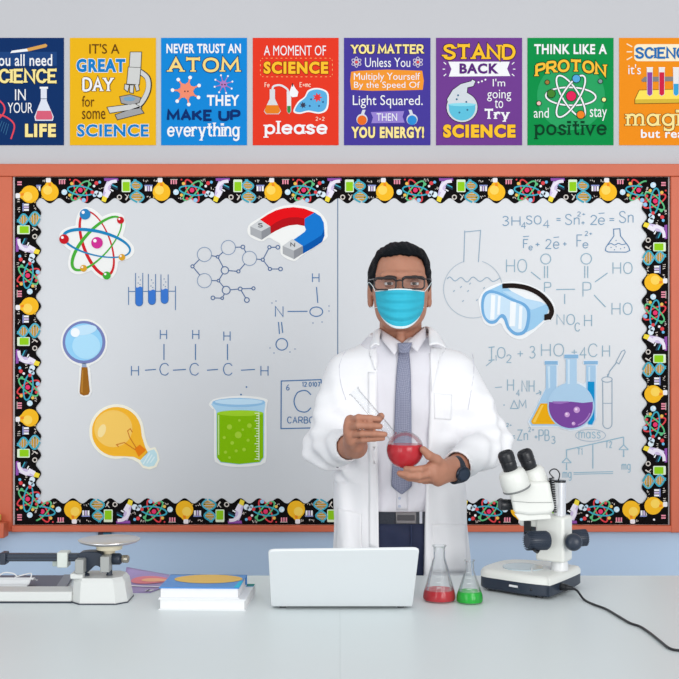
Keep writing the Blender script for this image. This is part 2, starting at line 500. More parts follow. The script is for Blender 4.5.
# ------------------------------------------------------------------ whiteboard
board = empty('whiteboard', (wx(340), YB, wz(525)), 'large wall-mounted whiteboard in a terracotta wooden frame covered in marker drawings', 'whiteboard')
bm_ = mat((211, 213, 217), .28, spec=.4, noise=.015, nscale=2)
for a, b in ((13, 337.2), (338.2, 670)):
    mb = MB(); mb.box(((wx(a) + wx(b)) / 2, YW + .0075, (wz(176) + wz(526)) / 2), (wx(b) - wx(a), .015, wz(176) - wz(526)), bm_)
    mb.build('panel', board, smooth=False)
mb = MB(); mb.box((wx(337.7), YW + .004, (wz(176) + wz(526)) / 2), (.004, .0085, wz(176) - wz(526)), mat((100, 122, 150), .4))
mb.build('seam_strip', board, smooth=False)
wood = mat((206, 100, 68), .5, noise=.10, nscale=5, name='terracotta_wood')
def rail(x0, y0, x1, y1, t=.03, nm='frame_rail'):
    mb = MB(); mb.box(((wx(x0) + wx(x1)) / 2, YB - .001 - t / 2, (wz(y0) + wz(y1)) / 2), (abs(wx(x1) - wx(x0)), t, abs(wz(y0) - wz(y1))), wood)
    return mb.build(nm, board, bevel=.003)
rail(-26, 164.5, 706, 177)
rail(-26, 177.2, 13.2, 531)
rail(669.5, 177.2, 706, 532)
rail(13.4, 524.6, 669.3, 531, t=.04, nm='frame_rail')
# little ledge at the lower left corner with its sponge
mb = MB(); mb.box((wx(-8), YB - .06, (wz(520) + wz(535)) / 2), (wx(10) - wx(-26), .06, wz(520) - wz(535)), wood)
mb.build('pen_ledge', board, bevel=.003)
spg = empty('sponge', (wx(-6), YB - .062, wz(520)), 'yellow sponge on the pen ledge at the lower left corner of the whiteboard', 'sponge')
mb = MB(); mb.box((wx(-6), YB - .062, wz(516.3)), (.07, .045, .024), mat((226, 196, 92), .9, noise=.2, nscale=60, bump=.4, bscale=120))
mb.build('foam_block', spg, bevel=.005)
clip = empty('wall_clip', (wx(104), YB, wz(540)), 'small navy and teal clip fixed to the wall under the whiteboard, above the balance pan', 'clip')
mb = MB(); mb.box((wx(101), YB - .012, wz(536.5)), (.018, .022, .036), mat((22, 32, 56), .5)); mb.build('back_plate', clip, bevel=.002)
mb = MB(); mb.box((wx(107.2), YB - .012, wz(536)), (.028, .02, .028), mat((44, 112, 140), .5)); mb.build('grip', clip, bevel=.003)

# ---- marker drawings (parts of the board)
def marker(name, fn, rgb=(78, 120, 168), base=.0006):
    a = Art(base); fn(a, ink(*rgb)); return a.build(name, board)
W1 = 1.0
def hw(a, m, txt, x0, x1, y0, y1, w=.9): a.text(txt, x0, x1, y0, y1, m, w=w, layer=1, gap=1.6)
L_ = lambda a, m, *p, w=W1: a.line([(p[i], p[i + 1]) for i in range(0, len(p), 2)], w, m, 1)
def d_tubes(a, m):
    L_(a, m, 128.6, 287, 128.6, 305, w=.8); L_(a, m, 175.5, 286, 175.5, 310, w=.8); L_(a, m, 128.6, 291.5, 175.5, 291.2, w=.8)
    for x, t, f, b in ((139.2, 273, 287, 306.5), (152, 274, 290, 305), (164.6, 274.5, 289, 304)):
        a.line([(x - 3.6, t)] + [(x - 3.6, b - 4)] + ellipse(x, b - 4, 3.6, n=8, a0=180, a1=0) + [(x + 3.6, t)], .8, m, 1)
        a.poly([(x - 3.4, f), (x - 2, f + .8), (x + 1, f - .6), (x + 3.4, f + .4)] + ellipse(x, b - 4, 3.4, n=8, a0=0, a1=180), ink(62, 120, 205), 1.4)
        for dx, dy in ((-1, -4), (1.2, -7), (-.4, -10), (.8, -2.5)): a.circ(x + dx, f + dy, .55, m, 1, 8)
marker('test_tube_drawing', d_tubes)
def d_mol(a, m):
    c = lambda x, y: (170 + x / 3.772, 190 + y / 3.772)
    nodes = {'a': (130, 243, 27), 'b': (220, 217, 27), 'c': (300, 258, 27), 'd': (130, 342, 27), 'e': (180, 252, 5), 'f': (207, 303, 14), 'g': (183, 342, 5),
             'h': (212, 378, 15), 'i': (275, 215, 7), 'j': (350, 263, 6), 'k': (375, 216, 6), 'l': (407, 216, 7), 'm': (377, 298, 6), 'n': (417, 298, 7),
             'o': (258, 307, 6), 'p': (85, 288, 6), 'q': (265, 373, 7), 'r': (315, 371, 6), 's': (290, 415, 9), 't': (197, 408, 5), 'u': (162, 407, 7)}
    for k, (x, y, r) in nodes.items():
        p = c(x, y); a.line(ellipse(p[0], p[1], r / 3.772, n=20), .7 if r > 20 else .9, m if r < 20 else ink(128, 150, 180), 1, closed=True)
    for q in 'ae be ef fo oc cj jk kl jm mn bi ic pa pd dg gf gh hq qr qs ht tu'.split():
        A, B = nodes[q[0]], nodes[q[1]]
        d = math.hypot(B[0] - A[0], B[1] - A[1]); u = ((B[0] - A[0]) / d, (B[1] - A[1]) / d)
        a.line([c(A[0] + u[0] * A[2], A[1] + u[1] * A[2]), c(B[0] - u[0] * B[2], B[1] - u[1] * B[2])], .9, m, 1)
marker('molecule_drawing', d_mol, (74, 104, 150))
def d_hno(a, m):
    hw(a, m, 'H', 312, 319.5, 273, 282.5); L_(a, m, 316.5, 287, 317.8, 303)
    a.line(ellipse(316.3, 311.7, 6.4, 4.7), W1, m, 1, closed=True); L_(a, m, 287.5, 311.5, 307.5, 311.3)
    hw(a, m, 'N', 275, 283.5, 306, 317); L_(a, m, 278.5, 322, 279.5, 334); L_(a, m, 281.5, 322, 282.7, 333)
    a.line(ellipse(281.8, 344.3, 5.8), W1, m, 1, closed=True)
    for x, y in ((272, 303), (276, 301), (329, 306), (329, 311), (313, 323), (322, 322), (270, 348), (274, 353), (290, 352), (295, 349)): a.circ(x, y, .6, m, 1, 8)
marker('nitrous_acid_formula', d_hno)
def d_chain(a, m):
    for x, y in ((163.5, 334.5), (195.8, 334.5), (227, 336)): hw(a, m, 'H', x - 3.6, x + 3.6, y - 5, y + 5)
    for x in (164, 195.5, 227.5): L_(a, m, x, 344, x, 360)
    for x in (164.5, 194.5, 228): hw(a, m, 'C', x - 5, x + 4.5, 363, 375.5)
    for x in (135, 264.5): hw(a, m, 'H', x - 4, x + 4, 365.5, 376)
    for x0, x1 in ((145, 156), (173, 186), (207, 218), (241, 255)): L_(a, m, x0, 370.2, x1, 369.4)
marker('propane_formula', d_chain)
def d_carbon(a, m):
    a.line([(321.5, 383.5), (321, 379.6), (281.3, 381), (281, 428.6), (330, 427.5)], 1.1, m, 1)
    hw(a, m, '6', 286, 289.6, 384, 390.5, .8); hw(a, m, '12.0107', 302, 320.5, 381.8, 386.8, .8)
    a.text('C', 293.5, 311.5, 390, 412.5, m, 1.1, 1)
    hw(a, m, 'CARBON', 287, 320, 416.5, 423.5)
marker('carbon_element_box', d_carbon)
P2 = (146, 178, 196); P3 = (126, 160, 188)
def d_flask(a, m):
    L_(a, m, 464.7, 230.5, 463.8, 262, w=.8); L_(a, m, 480.6, 229.8, 478.4, 262, w=.8); L_(a, m, 464.5, 232, 480.5, 230.5, w=.8)
    a.line(ellipse(473, 289, 29.5, 29, a0=-72, a1=252, n=40), .7, ink(176, 190, 202), 1)
    a.line(catmull([(447, 279), (450, 277), (455, 281), (461, 277.5), (467, 282), (473, 277), (480, 281.5), (487, 277.5), (493, 281.5), (500, 278)]), .8, m, 1)
    for x, y in ((454, 291), (461, 287), (468, 291), (463, 301), (477, 300), (484, 288), (470, 283.6), (482, 308)): a.line([(x - .7, y + .8), (x + .7, y - .8)], .9, m, 1)
marker('round_flask_drawing', d_flask, (146, 172, 192))
def d_eq1(a, m):
    hw(a, m, '3H', 502, 520.5, 216, 226); hw(a, m, '4', 521, 526, 222, 229, .8); hw(a, m, 'SO', 526, 541.5, 215.5, 224.5); hw(a, m, '4', 543, 549.5, 220, 228.5, .8)
    hw(a, m, '=', 556, 561, 215, 223); hw(a, m, 'Sn', 565, 579.5, 214, 225); hw(a, m, '2+', 577, 585.5, 211.5, 216.5, .7); hw(a, m, '+', 581, 585, 219, 226, .8)
    hw(a, m, '2', 590, 597, 215, 225); hw(a, m, 'e', 598, 604.5, 214, 225); L_(a, m, 598.5, 213.5, 604.5, 213, w=.8)
    hw(a, m, '=', 609, 614.5, 215, 223); hw(a, m, 'Sn', 619, 633.5, 211, 223)
marker('tin_equation', d_eq1, P3)
def d_eq2(a, m):
    L_(a, m, 523, 236.7, 529, 236.2, w=.8); hw(a, m, 'F', 523, 528.5, 239, 248.5); hw(a, m, 'e', 528.5, 532.5, 243.5, 250.5, .8)
    hw(a, m, '+', 535, 540, 240, 248); hw(a, m, '2', 545, 551.5, 239, 249); hw(a, m, 'e', 553, 559, 238, 249); L_(a, m, 553.5, 237.5, 559, 237, w=.8)
    hw(a, m, '+', 562.5, 567, 239.5, 247.5); hw(a, m, 'F', 576.5, 582.5, 234.5, 247); hw(a, m, 'e', 582.5, 588, 239.5, 248.5); hw(a, m, '2+', 584.5, 592.5, 231, 236, .7)
marker('iron_equation', d_eq2, P3)
def d_sf(a, m):
    a.line([(613.5, 229), (613.8, 236), (606, 247), (605.3, 250.5), (608, 252), (626, 252.2), (629.8, 250.5), (628.5, 246.5), (620.5, 236), (619.8, 228.6)], .9, m, 1)
    a.line([(613, 229.2), (620.3, 228.7)], .9, m, 1)
    a.line(catmull([(607.5, 245), (611, 243.5), (614.5, 245), (618.5, 243.3), (622, 244.6), (627, 243.5)]), .8, m, 1)
    for x, y in ((611, 247.5), (616, 246.8), (620.5, 248.8), (614.4, 249.8), (624.4, 247.6), (616, 240.5)): a.circ(x, y, .6, m, 1, 8)
marker('conical_flask_drawing', d_sf, (96, 136, 176))
def d_po(a, m):
    hw(a, m, 'HO', 506, 527, 259, 272.5); L_(a, m, 531, 272, 540.5, 279.5)
    a.line(ellipse(545.7, 259, 5), .9, m, 1, closed=True); a.line(ellipse(586.2, 258.8, 5.3), .9, m, 1, closed=True)
    for x in (544.5, 547.5, 584.7, 587.7): L_(a, m, x, 266, x, 278)
    hw(a, m, 'P', 544, 551, 282, 292); L_(a, m, 556, 289.6, 575, 289.2); hw(a, m, 'P', 582.5, 591, 282, 297)
    hw(a, m, 'HO', 612.5, 632.5, 262, 274); hw(a, m, 'HO', 611.5, 632.5, 302.5, 315)
    L_(a, m, 595, 282, 607.5, 273); L_(a, m, 594, 295, 605.5, 307); L_(a, m, 564.6, 294, 564.6, 304)
    hw(a, m, 'NO', 556.5, 575, 314, 325); hw(a, m, 'C', 574.5, 580, 322.5, 331.5); hw(a, m, 'H', 584, 592, 314.5, 326.5)
marker('phosphonate_formula', d_po, P2)
def d_eq3(a, m):
    hw(a, m, 'I', 491, 492, 347, 360); L_(a, m, 488.5, 347.5, 494.5, 346.8); L_(a, m, 488.5, 360.4, 494.5, 359.8)
    L_(a, m, 486, 366, 492, 361, w=.8)
    hw(a, m, '1', 495, 496.5, 355, 361, .8); hw(a, m, 'O', 497, 505.5, 347, 358.5); hw(a, m, '2', 506, 511.5, 354.5, 363, .8)
    hw(a, m, '+', 517, 523.5, 347, 359); hw(a, m, '3', 529, 535.5, 346, 358.5); hw(a, m, 'HO', 541, 564, 343.5, 356.5); hw(a, m, '+', 571, 577.5, 346, 357)
    hw(a, m, '4', 579.5, 586.5, 347, 359); hw(a, m, 'C', 588, 597.5, 343.5, 357); hw(a, m, 'H', 602, 610, 345, 357)
marker('oxide_equation', d_eq3, P2)
def d_eq4(a, m):
    L_(a, m, 495, 387.5, 502, 387, w=.8); hw(a, m, 'H', 507, 514, 379, 391); hw(a, m, '4', 516, 520, 389.5, 396.5, .8); hw(a, m, 'NH', 521.5, 534.5, 380, 392)
    L_(a, m, 536, 394, 541, 392); L_(a, m, 539, 390.5, 541, 392, 540, 395)
marker('ammonia_equation', d_eq4, P2)
def d_eq6(a, m):
    a.line([(510.5, 408.5), (514, 400.5), (518, 408.5)], .9, m, 1, closed=True); hw(a, m, 'M', 518.5, 526.5, 399.5, 408.5); a.circ(504, 405, .8, m, 1, 8)
marker('mass_change_note', d_eq6, P2)
def d_eq5(a, m):
    hw(a, m, 'Zn', 517, 528, 429.5, 440.5); hw(a, m, '2+', 528, 534.5, 427, 432, .7); hw(a, m, '+', 534, 538, 433, 440); hw(a, m, 'PB', 538.5, 549.5, 429.5, 441); hw(a, m, '3', 551, 555.5, 436, 444, .8)
    hw(a, m, '2+', 506, 512, 423, 427, .7)
    L_(a, m, 511, 436, 515, 435.8); L_(a, m, 511, 438.3, 515, 438)
marker('zinc_equation', d_eq5, P2)
def d_scale(a, m):
    a.line(ellipse(590.5, 435.3, 15, 6), .7, ink(168, 186, 202), 1, closed=True); hw(a, m, 'mass', 578.5, 600.5, 428.6, 438.5, .8)
    L_(a, m, 566, 450, 623.5, 437); L_(a, m, 592.8, 444, 592.8, 468.5); L_(a, m, 573.5, 472.6, 613, 471.6, w=.8); L_(a, m, 573.5, 474.2, 613, 473.4, w=.7)
    for x, y in ((566.5, 450), (623.6, 437)):
        L_(a, m, x, y, x, y + 8); L_(a, m, x - 4.6, y + 12.5, x, y + 7.8, x + 4.6, y + 12.5); L_(a, m, x - 4.6, y + 12.6, x + 4.8, y + 12.8, w=.7); L_(a, m, x, y + 13, x, y + 20); a.circ(x, y + 19, .9, m, 1, 8)
    hw(a, m, 'T1', 577, 582.5, 448, 455, .8); hw(a, m, 'T2', 605, 612, 441, 448, .8)
    hw(a, m, 'mg', 562.5, 571.5, 469, 478, .8); hw(a, m, 'mg', 621.5, 630.5, 461, 470, .8)
marker('beam_balance_drawing', d_scale, (150, 186, 204))
def d_drop(a, m):
    a.line(ellipse(607, 379.5, 5.2, 2.7), .8, m, 1, closed=True)
    a.line([(602.6, 381), (603, 423)] + ellipse(607.4, 423.5, 4.6, 5, a0=180, a1=0, n=10) + [(612, 381)], .8, m, 1)
    L_(a, m, 603, 403.3, 612, 403.3, w=.7); L_(a, m, 607.7, 377, 609.5, 371.5, 616.5, 362.5)
    a.line([(616, 362), (621.5, 351.5), (624.3, 350), (625.3, 352), (619, 364)], .8, m, 1, closed=True); a.circ(608, 375, 1, m, 1, 8)
marker('dropper_drawing', d_drop, (150, 172, 190))
def d_misc(a, m):
    for x, y in ((246.5, 387), (241, 394.5)): a.circ(x, y, .9, m, 1, 8)
marker('marker_dots', d_misc)

# ------------------------------------------------------------------ scalloped border strips
K = ink(18, 15, 16)
def scallop_strip(name, label, ux, uy, ox, oy, length, phase, lift):
    """ux: forward direction in px, uy: direction towards the outer edge; origin = outer-edge start"""
    def T(u, v): return (ox + ux[0] * u + uy[0] * v, oy + ux[1] * u + uy[1] * v)   # v = 0 outer edge, negative inwards
    root = empty(name, (wx(T(length / 2, -12)[0]), YW, wz(T(length / 2, -12)[1])), label, 'border', 'scalloped border strips around the whiteboard')
    outline = [T(0, 0), T(length, 0)]
    n = int(length * 1.2)
    for i in range(n + 1):
        u = length * (1 - i / n)
        outline.append(T(u, -23.6 - 2.6 * math.cos(2 * math.pi * (u - phase) / 18.6)))
    base = 0.0014 + lift
    if True:
        me = MB(); me.prism([(wx(x), YW - base, wz(y)) for x, y in outline], (0, .001, 0), K)
        strip = me.build('card_strip', root, smooth=False)
    a = Art(base)
    yel, yl2, wht = ink(248, 188, 42), ink(252, 214, 96), ink(240, 240, 244)
    teal, grn, red, pnk, gold = ink(66, 168, 190), ink(96, 190, 130), ink(222, 72, 78), ink(240, 150, 170), ink(236, 190, 90)
    lime, pur, lil, blu, cream = ink(146, 206, 34), ink(146, 84, 172), ink(206, 190, 226), ink(110, 190, 232), ink(214, 206, 198)
    rnd = random.Random(len(name) + int(length))
    t0 = phase
    while t0 > -60: t0 -= 111.6
    def in_(u): return 4 < u < length - 4
    tile = t0
    while tile < length:
        def p(u, v): return T(tile + u, -v)                       # v measured inwards from the outer edge
        def C(u, v, r, m, l=1):
            if in_(tile + u): a.poly([p(u + r * math.cos(q * .524), v + r * math.sin(q * .524)) for q in range(12)], m, l)
        def Lk(pts, w, m, l=1, closed=False):
            if all(in_(tile + q[0]) for q in pts): a.line([p(*q) for q in pts], w, m, l, closed)
        def PL(pts, m, l=1):
            if all(-.5 < tile + q[0] < length + .5 for q in pts): a.poly([p(*q) for q in pts], m, l)
        # bulb, cap towards the outer edge
        if 0 < tile - 6 and tile + 6 < length:
            PL(ellipse(0, 15, 8.8, n=24), yel, 1); PL([(-6.5, 10), (-3, 4.6), (1, 4.2), (6, 9.5)], yel, 1.2)
            PL(ellipse(-2.2, 13, 4.6, n=16), yl2, 1.4); PL(rrect(-4, .8, 1, 5.2, 1.2), wht, 1.6)
            PL([(-1.4, 6), (.8, 6), (1.6, 9), (-1.2, 9)], ink(240, 140, 40), 1.8)
        C(14.5, 15, 2.9, ink(200, 228, 244)); C(13.8, 14.2, 1.1, wht, 1.5)
        for dx in (0, 2.4, 4.8): Lk([(9.8 + dx, 2.5), (9.8 + dx, 7)], 1.4, pnk)
        Lk([(8.8, 2.4), (16, 2.4)], .7, cream)
        # atom
        for k, (cc, rot) in enumerate(((red, 62), (grn, -48), (teal, 8))):
            Lk(ellipse(30.5, 13.5, 12.2 if k < 2 else 12.8, 4.4, rot, 22), 1.5, cc, 1.2 + .3 * k, True)
        C(30.5, 13, 2.4, ink(232, 60, 110), 2.4); C(22, 6.5, 1.7, gold, 2.6); C(40, 7, 1.6, grn, 2.6); C(42.5, 15.2, 1.8, red, 2.6); C(20, 18, 1.6, gold, 2.6); C(34, 23, 2.1, ink(150, 200, 235), 2.6); C(25.5, 21.5, 1.5, red, 2.6)
        # molecules, puff
        C(46.5, 6, 2, red); C(49.8, 5, 1.5, blu); C(44.2, 9, 1.3, wht)
        C(46.6, 16, 2.5, ink(214, 232, 246)); C(49.8, 17.4, 2.9, ink(224, 238, 248)); C(44.6, 18, 1.8, ink(190, 220, 240))
        # microscope
        PL([(54, 1), (68, 1), (68.5, 3.6), (54.5, 3.8)], pur, 1); PL([(57, 4), (63, 4.6), (60, 13), (57.5, 20.5), (52.8, 18.6), (54.4, 10)], lil, 1.2)
        PL([(52.8, 18.6), (57.5, 20.5), (55.6, 25.2), (51.6, 23.6)], ink(244, 220, 70), 1.4)
        Lk(catmull([(67, 4), (61, 5), (56.5, 9.5), (56.5, 15)]), 3.2, ink(236, 230, 244), 1.6); Lk([(59.5, 13.5), (56, 20)], 4.2, ink(236, 230, 244), 1.7); Lk([(61, 8.6), (68, 12)], 2.2, ink(40, 60, 80), 1.8); Lk([(62, 7.6), (67.5, 10.2)], 1.1, teal, 2); Lk([(60.5, 12.4), (63.5, 14)], 1.3, wht, 2)
        # gear, scribble
        Lk(ellipse(69.5, 20, 2.1, n=10), 1, cream, 1, True)
        Lk([(75, 17), (78, 20), (76, 23)], .7, cream); Lk([(79, 17.5), (75.5, 22.5)], .7, cream); Lk([(80, 21), (82, 22.5)], .7, cream)
        # beaker
        PL(rrect(71.8, 2.4, 80.6, 15, 1), ink(224, 240, 214), 1); PL(rrect(72.8, 4.8, 79.8, 14, .8), lime, 1.4)
        # dna
        d1 = [(83.5 + 7 * math.sin(t) + .28 * q, 2.6 + q * 1.25) for q, t in ((q, q * .34) for q in range(19))]
        d2 = [(86.5 - 6 * math.sin(t) + .1 * q, 2.6 + q * 1.25) for q, t in ((q, q * .34) for q in range(19))]
        for q in range(1, 18): Lk([d1[q], d2[q]], .8, (ink(238, 180, 60), ink(220, 210, 190))[q % 2], 1)
        Lk(d1, 1.7, teal, 1.4); Lk(d2, 1.7, ink(86, 176, 200), 1.5)
        # tubes
        for dx in (0, 2.6, 5.2): Lk([(96 + dx, 8.6), (96 + dx, 14)], 1.9, (wht, lil, wht)[int(dx / 2.6)])
        Lk([(94.6, 8.4), (102.8, 8.4)], 1.2, ink(150, 160, 220))
        # chalk scribbles
        for (u, v) in ((96, 20), (94, 4), (17, 21), (50, 11.2), (39.5, 3), (104.5, 3.6)):
            for q in range(3):
                z = [(u + q * 1.9 + rnd.uniform(-.7, .7), v + rnd.uniform(-1.5, 1.5)) for _ in range(3)]
                Lk(z, .7, cream)
        C(91.5, 20.5, .9, lime); C(104, 20, .9, gold); C(20, 2.5, .9, red)
        tile += 111.6
    a.build('science_print', strip)
    return root
scallop_strip('border_strip', 'black scalloped science border strip along the top edge of the whiteboard', (1, 0), (0, -1), 15, 177.2, 653, 35.0, 0)
scallop_strip('border_strip', 'black scalloped science border strip along the bottom edge of the whiteboard', (-1, 0), (0, 1), 668, 524.4, 653, 37.0, 0)
scallop_strip('border_strip', 'black scalloped science border strip down the left edge of the whiteboard', (0, -1), (-1, 0), 15.2, 524.2, 346.6, 106.5, .0032)
scallop_strip('border_strip', 'black scalloped science border strip down the right edge of the whiteboard', (0, 1), (1, 0), 667.8, 177.4, 346.6, 105.0, .0032)
# ------------------------------------------------------------------ cut-out stickers on the board
STB = 0.0002
def sticker(name, label, outline, paper=(240, 240, 238)):
    xs = [p[0] for p in outline]; ys = [p[1] for p in outline]
    root = empty(name, (wx((min(xs) + max(xs)) / 2), YW, wz(max(ys))), label, 'sticker', 'paper science cutouts on the whiteboard')
    t = .0022
    mb = MB(); mb.prism([(wx(x), YW - STB - t, wz(y)) for x, y in outline], (0, t, 0), ink(*paper))
    mb.build('paper_backing', root, smooth=False)
    return root, (lambda: Art(STB + t))

# atom
ELL = ((97, 243.5, 33.5, 13.5, 70, (206, 36, 44)), (97, 243.5, 34, 13, -48, (74, 172, 58)), (97, 243.5, 34, 12, 13, (30, 132, 186)))
def atom_outline(pad):
    out = []
    for i in range(120):
        th = 2 * math.pi * i / 120; r = 0
        for cx, cy, a, b, rot, c in ELL:
            q = th - math.radians(rot); A, B = a + pad, b + pad
            r = max(r, A * B / math.hypot(B * math.cos(q), A * math.sin(q)))
        out.append((97 + r * math.cos(th), 243.5 + r * math.sin(th)))
    return out
root, art = sticker('atom_cutout', 'atom paper cutout with red, green and blue orbits at the upper left of the whiteboard', atom_outline(4.4))
for k, (cx, cy, A, B, rot, c) in enumerate(ELL):
    a = art(); ph = (0, 180, 180)[k]
    a.line(ellipse(cx, cy, A, B, rot, 60) , 3.2, ink(*c), 1 + k * .6, True, taper=lambda t, ph=ph: .42 + .58 * (0.5 + .5 * math.cos(2 * math.pi * t - math.radians((150, 200, 260)[0] if False else ph + 60))) )
    a.build('orbit_ring', root)
a = art()
for x, y, r, c in ((85.4, 214.4, 5.4, (46, 130, 190)), (64.4, 239.3, 4.8, (200, 30, 40)), (120.8, 220.4, 3.5, (200, 30, 40)), (122.2, 257.4, 3.3, (216, 160, 46)), (83.8, 268.4, 3.4, (216, 160, 46)), (107, 275.6, 4, (66, 170, 54)), (97.3, 242.9, 5.8, (206, 52, 146))):
    b = art(); b.circ(x, y, r, ink(*c), 4); b.circ(x - r * .35, y - r * .35, r * .3, ink(250, 244, 246), 5, 10)
    b.build('nucleus_dot' if r > 5.5 else 'electron_dot', root)

# magnet
c6 = lambda pts: [(170 + x / 3.772, 190 + y / 3.772) for x, y in pts]
root, art = sticker('magnet_cutout', 'horseshoe magnet paper cutout with a red arm and a blue arm', c6(catmull([(297, 134), (340, 104), (400, 68), (465, 57), (545, 72), (588, 112), (594, 160), (586, 188), (500, 246), (467, 268), (420, 244), (416, 206), (392, 190), (372, 180), (345, 194), (298, 172)], 4, True)))
a = art()
a.poly(c6([(340, 112), (370, 92), (400, 77), (430, 69), (465, 65), (505, 70), (545, 85), (508, 108), (480, 103), (450, 104), (425, 110), (400, 122), (378, 138)]), ink(228, 18, 26), 1)
a.poly(c6([(378, 138), (400, 122), (425, 110), (450, 104), (480, 103), (508, 108), (508, 136), (480, 131), (450, 134), (425, 142), (400, 154), (379, 166)]), ink(178, 20, 28), 1)
a.build('red_arm', root)
a = art()
a.poly(c6([(508, 108), (545, 85), (568, 100), (580, 124), (582, 150), (572, 170), (545, 188), (500, 214), (466, 188), (492, 170), (508, 158), (513, 150), (508, 136)]), ink(24, 118, 204), 1)
a.poly(c6([(582, 148), (583, 172), (574, 196), (545, 216), (501, 241), (500, 214), (545, 188), (572, 170)]), ink(10, 86, 168), 1)
a.build('blue_arm', root)
for dx, dy, ch in ((0, 0, 'S'), (122, 73, 'N')):
    a = art(); o_ = lambda pts: c6([(x + dx, y + dy) for x, y in pts])
    a.poly(o_([(340, 112), (379, 138), (345, 156), (303, 138)]), ink(206, 208, 210), 2)
    a.poly(o_([(303, 138), (345, 156), (346, 188), (304, 168)]), ink(170, 172, 176), 2); a.poly(o_([(345, 156), (379, 138), (380, 166), (346, 188)]), ink(140, 142, 148), 2)
    p = o_([(332, 125), (350, 142)]); a.text(ch, p[0][0], p[1][0], p[0][1], p[1][1], ink(90, 92, 98), .9, 3)
    a.build('pole_tip', root)

# magnifier
lens_c = (84.2, 342.3)
ol = ellipse(84.2, 342.3, 23.4, a0=108, a1=432, n=44) + [(88.6, 366.5), (90.3, 368), (92, 392), (90, 396), (86, 397.3), (81, 396.6), (78.2, 392), (79.6, 367.8), (80.8, 366.4)]
root, art = sticker('magnifier_cutout', 'magnifying glass paper cutout with a round blue lens and brown handle', ol)
a = art(); a.circ(84.2, 342.3, 21.4, ink(122, 132, 186), 1, 44); a.circ(84.0, 342.0, 18.6, ink(150, 210, 246), 2, 40); a.poly(ellipse(86.5, 346, 14, 13, n=30), ink(176, 224, 250), 3)
a.circ(75.5, 332.5, 4.6, ink(246, 250, 254), 4); a.poly(ellipse(84.2, 330, 13, 5, -8, n=24), ink(198, 230, 250), 3.4); a.build('lens_print', root)
a = art(); a.poly([(82.4, 363), (86.4, 363), (86.8, 367.5), (82, 367.5)], ink(150, 166, 196), 1); a.poly([(81.8, 367.2), (87.6, 367.2), (90, 391.5), (88.6, 394.6), (84, 395.6), (80.2, 394), (79.8, 391.5)], ink(158, 102, 34), 1.5)
a.poly([(82.2, 370), (83.6, 370), (83, 393), (81, 392)], ink(184, 128, 52), 2); a.build('handle_print', root)

# light bulb
c5 = lambda pts: [(x / 3.772, 330 + y / 3.772) for x, y in pts]
bulb = [(348, 385)] + [(440 + 93 * math.cos(math.radians(t)), 383 + 93 * math.sin(math.radians(t))) for t in range(190, 360, 12)] + [(535, 400), (548, 440), (558, 462), (530, 490), (505, 478), (470, 476)] + [(440 + 93 * math.cos(math.radians(t)), 383 + 93 * math.sin(math.radians(t))) for t in range(84, 180, 12)]
bo = [(440 + 103 * math.cos(math.radians(t)), 383 + 103 * math.sin(math.radians(t))) for t in range(72, 360, 10)] + [(547, 400), (556, 432), (566, 446), (586, 442), (596, 462), (602, 490), (590, 516), (566, 526), (540, 520), (522, 500), (500, 488)]
root, art = sticker('light_bulb_cutout', 'big yellow light bulb paper cutout tilted to the lower right', c5(bo), (248, 244, 226))
a = art(); a.poly(c5(bulb), ink(250, 186, 52), 1); a.poly(c5(ellipse(428, 372, 72, 70)), ink(252, 206, 104), 1.8); a.poly(c5(ellipse(385, 380, 14, 26, 20)), ink(254, 228, 160), 2.6)
a.poly(c5([(508, 448), (528, 432), (552, 452), (524, 478)]), ink(240, 130, 24), 2.4)
a.line(c5([(515, 445), (490, 405), (482, 380), (492, 372), (500, 385)]), .8, ink(208, 120, 40), 3); a.line(c5([(512, 452), (470, 424), (440, 432), (448, 440)]), .8, ink(208, 120, 40), 3)
a.build('glass_print', root)
a = art(); a.poly(c5([(530, 492), (560, 456), (582, 450), (592, 466), (594, 490), (582, 512), (560, 516), (540, 510)]), ink(196, 228, 236), 1)
for k in range(3): a.line(c5([(540 + 14 * k, 500 - k * 3 + 6), (566 + 9 * k, 462 + 8 * k)]), 1.2, ink(226, 244, 248), 2)
a.build('screw_cap_print', root)

# beaker
cb = lambda pts: [(170 + x / 3.772, 350 + y / 3.772) for x, y in pts]
root, art = sticker('beaker_cutout', 'beaker paper cutout filled with bright green liquid', cb(catmull([(147, 205), (165, 186), (210, 177), (265, 173), (320, 176), (366, 186), (366, 205), (364, 240), (364, 400), (352, 428), (320, 437), (262, 441), (210, 437), (178, 425), (167, 400), (167, 240), (160, 222)], 4, True)))
a = art(); a.poly(cb([(155, 204), (175, 190), (265, 180), (355, 190), (360, 205), (356, 230), (355, 405), (340, 424), (262, 432), (190, 424), (176, 405), (175, 230)]), ink(176, 214, 240), 1)
a.poly(cb(ellipse(260, 198, 100, 17, n=36)), ink(150, 196, 232), 1.6); a.poly(cb(ellipse(260, 195, 90, 11, n=36)), ink(196, 226, 246), 2.2); a.build('glass_print', root)
a = art(); a.poly(cb([(178, 238), (178, 405), (192, 422), (262, 430), (338, 422), (352, 405), (352, 238)]), ink(134, 190, 12), 3); a.poly(cb(ellipse(265, 238, 87, 11, n=36)), ink(166, 214, 48), 3.5)
for x, y, r in ((225, 290, 10), (258, 320, 13), (205, 330, 6), (235, 350, 7), (250, 380, 6), (300, 285, 9), (275, 300, 5), (210, 385, 6), (280, 375, 7), (295, 340, 6), (225, 405, 5), (262, 265, 5)):
    q = cb([(x, y)])[0]; a.circ(q[0], q[1], r / 3.772, ink(170, 212, 60), 4, 14)
a.build('liquid_print', root)
a = art(); wv = ink(236, 246, 214)
a.line(cb([(336, 235), (336, 415)]), .8, wv, 5)
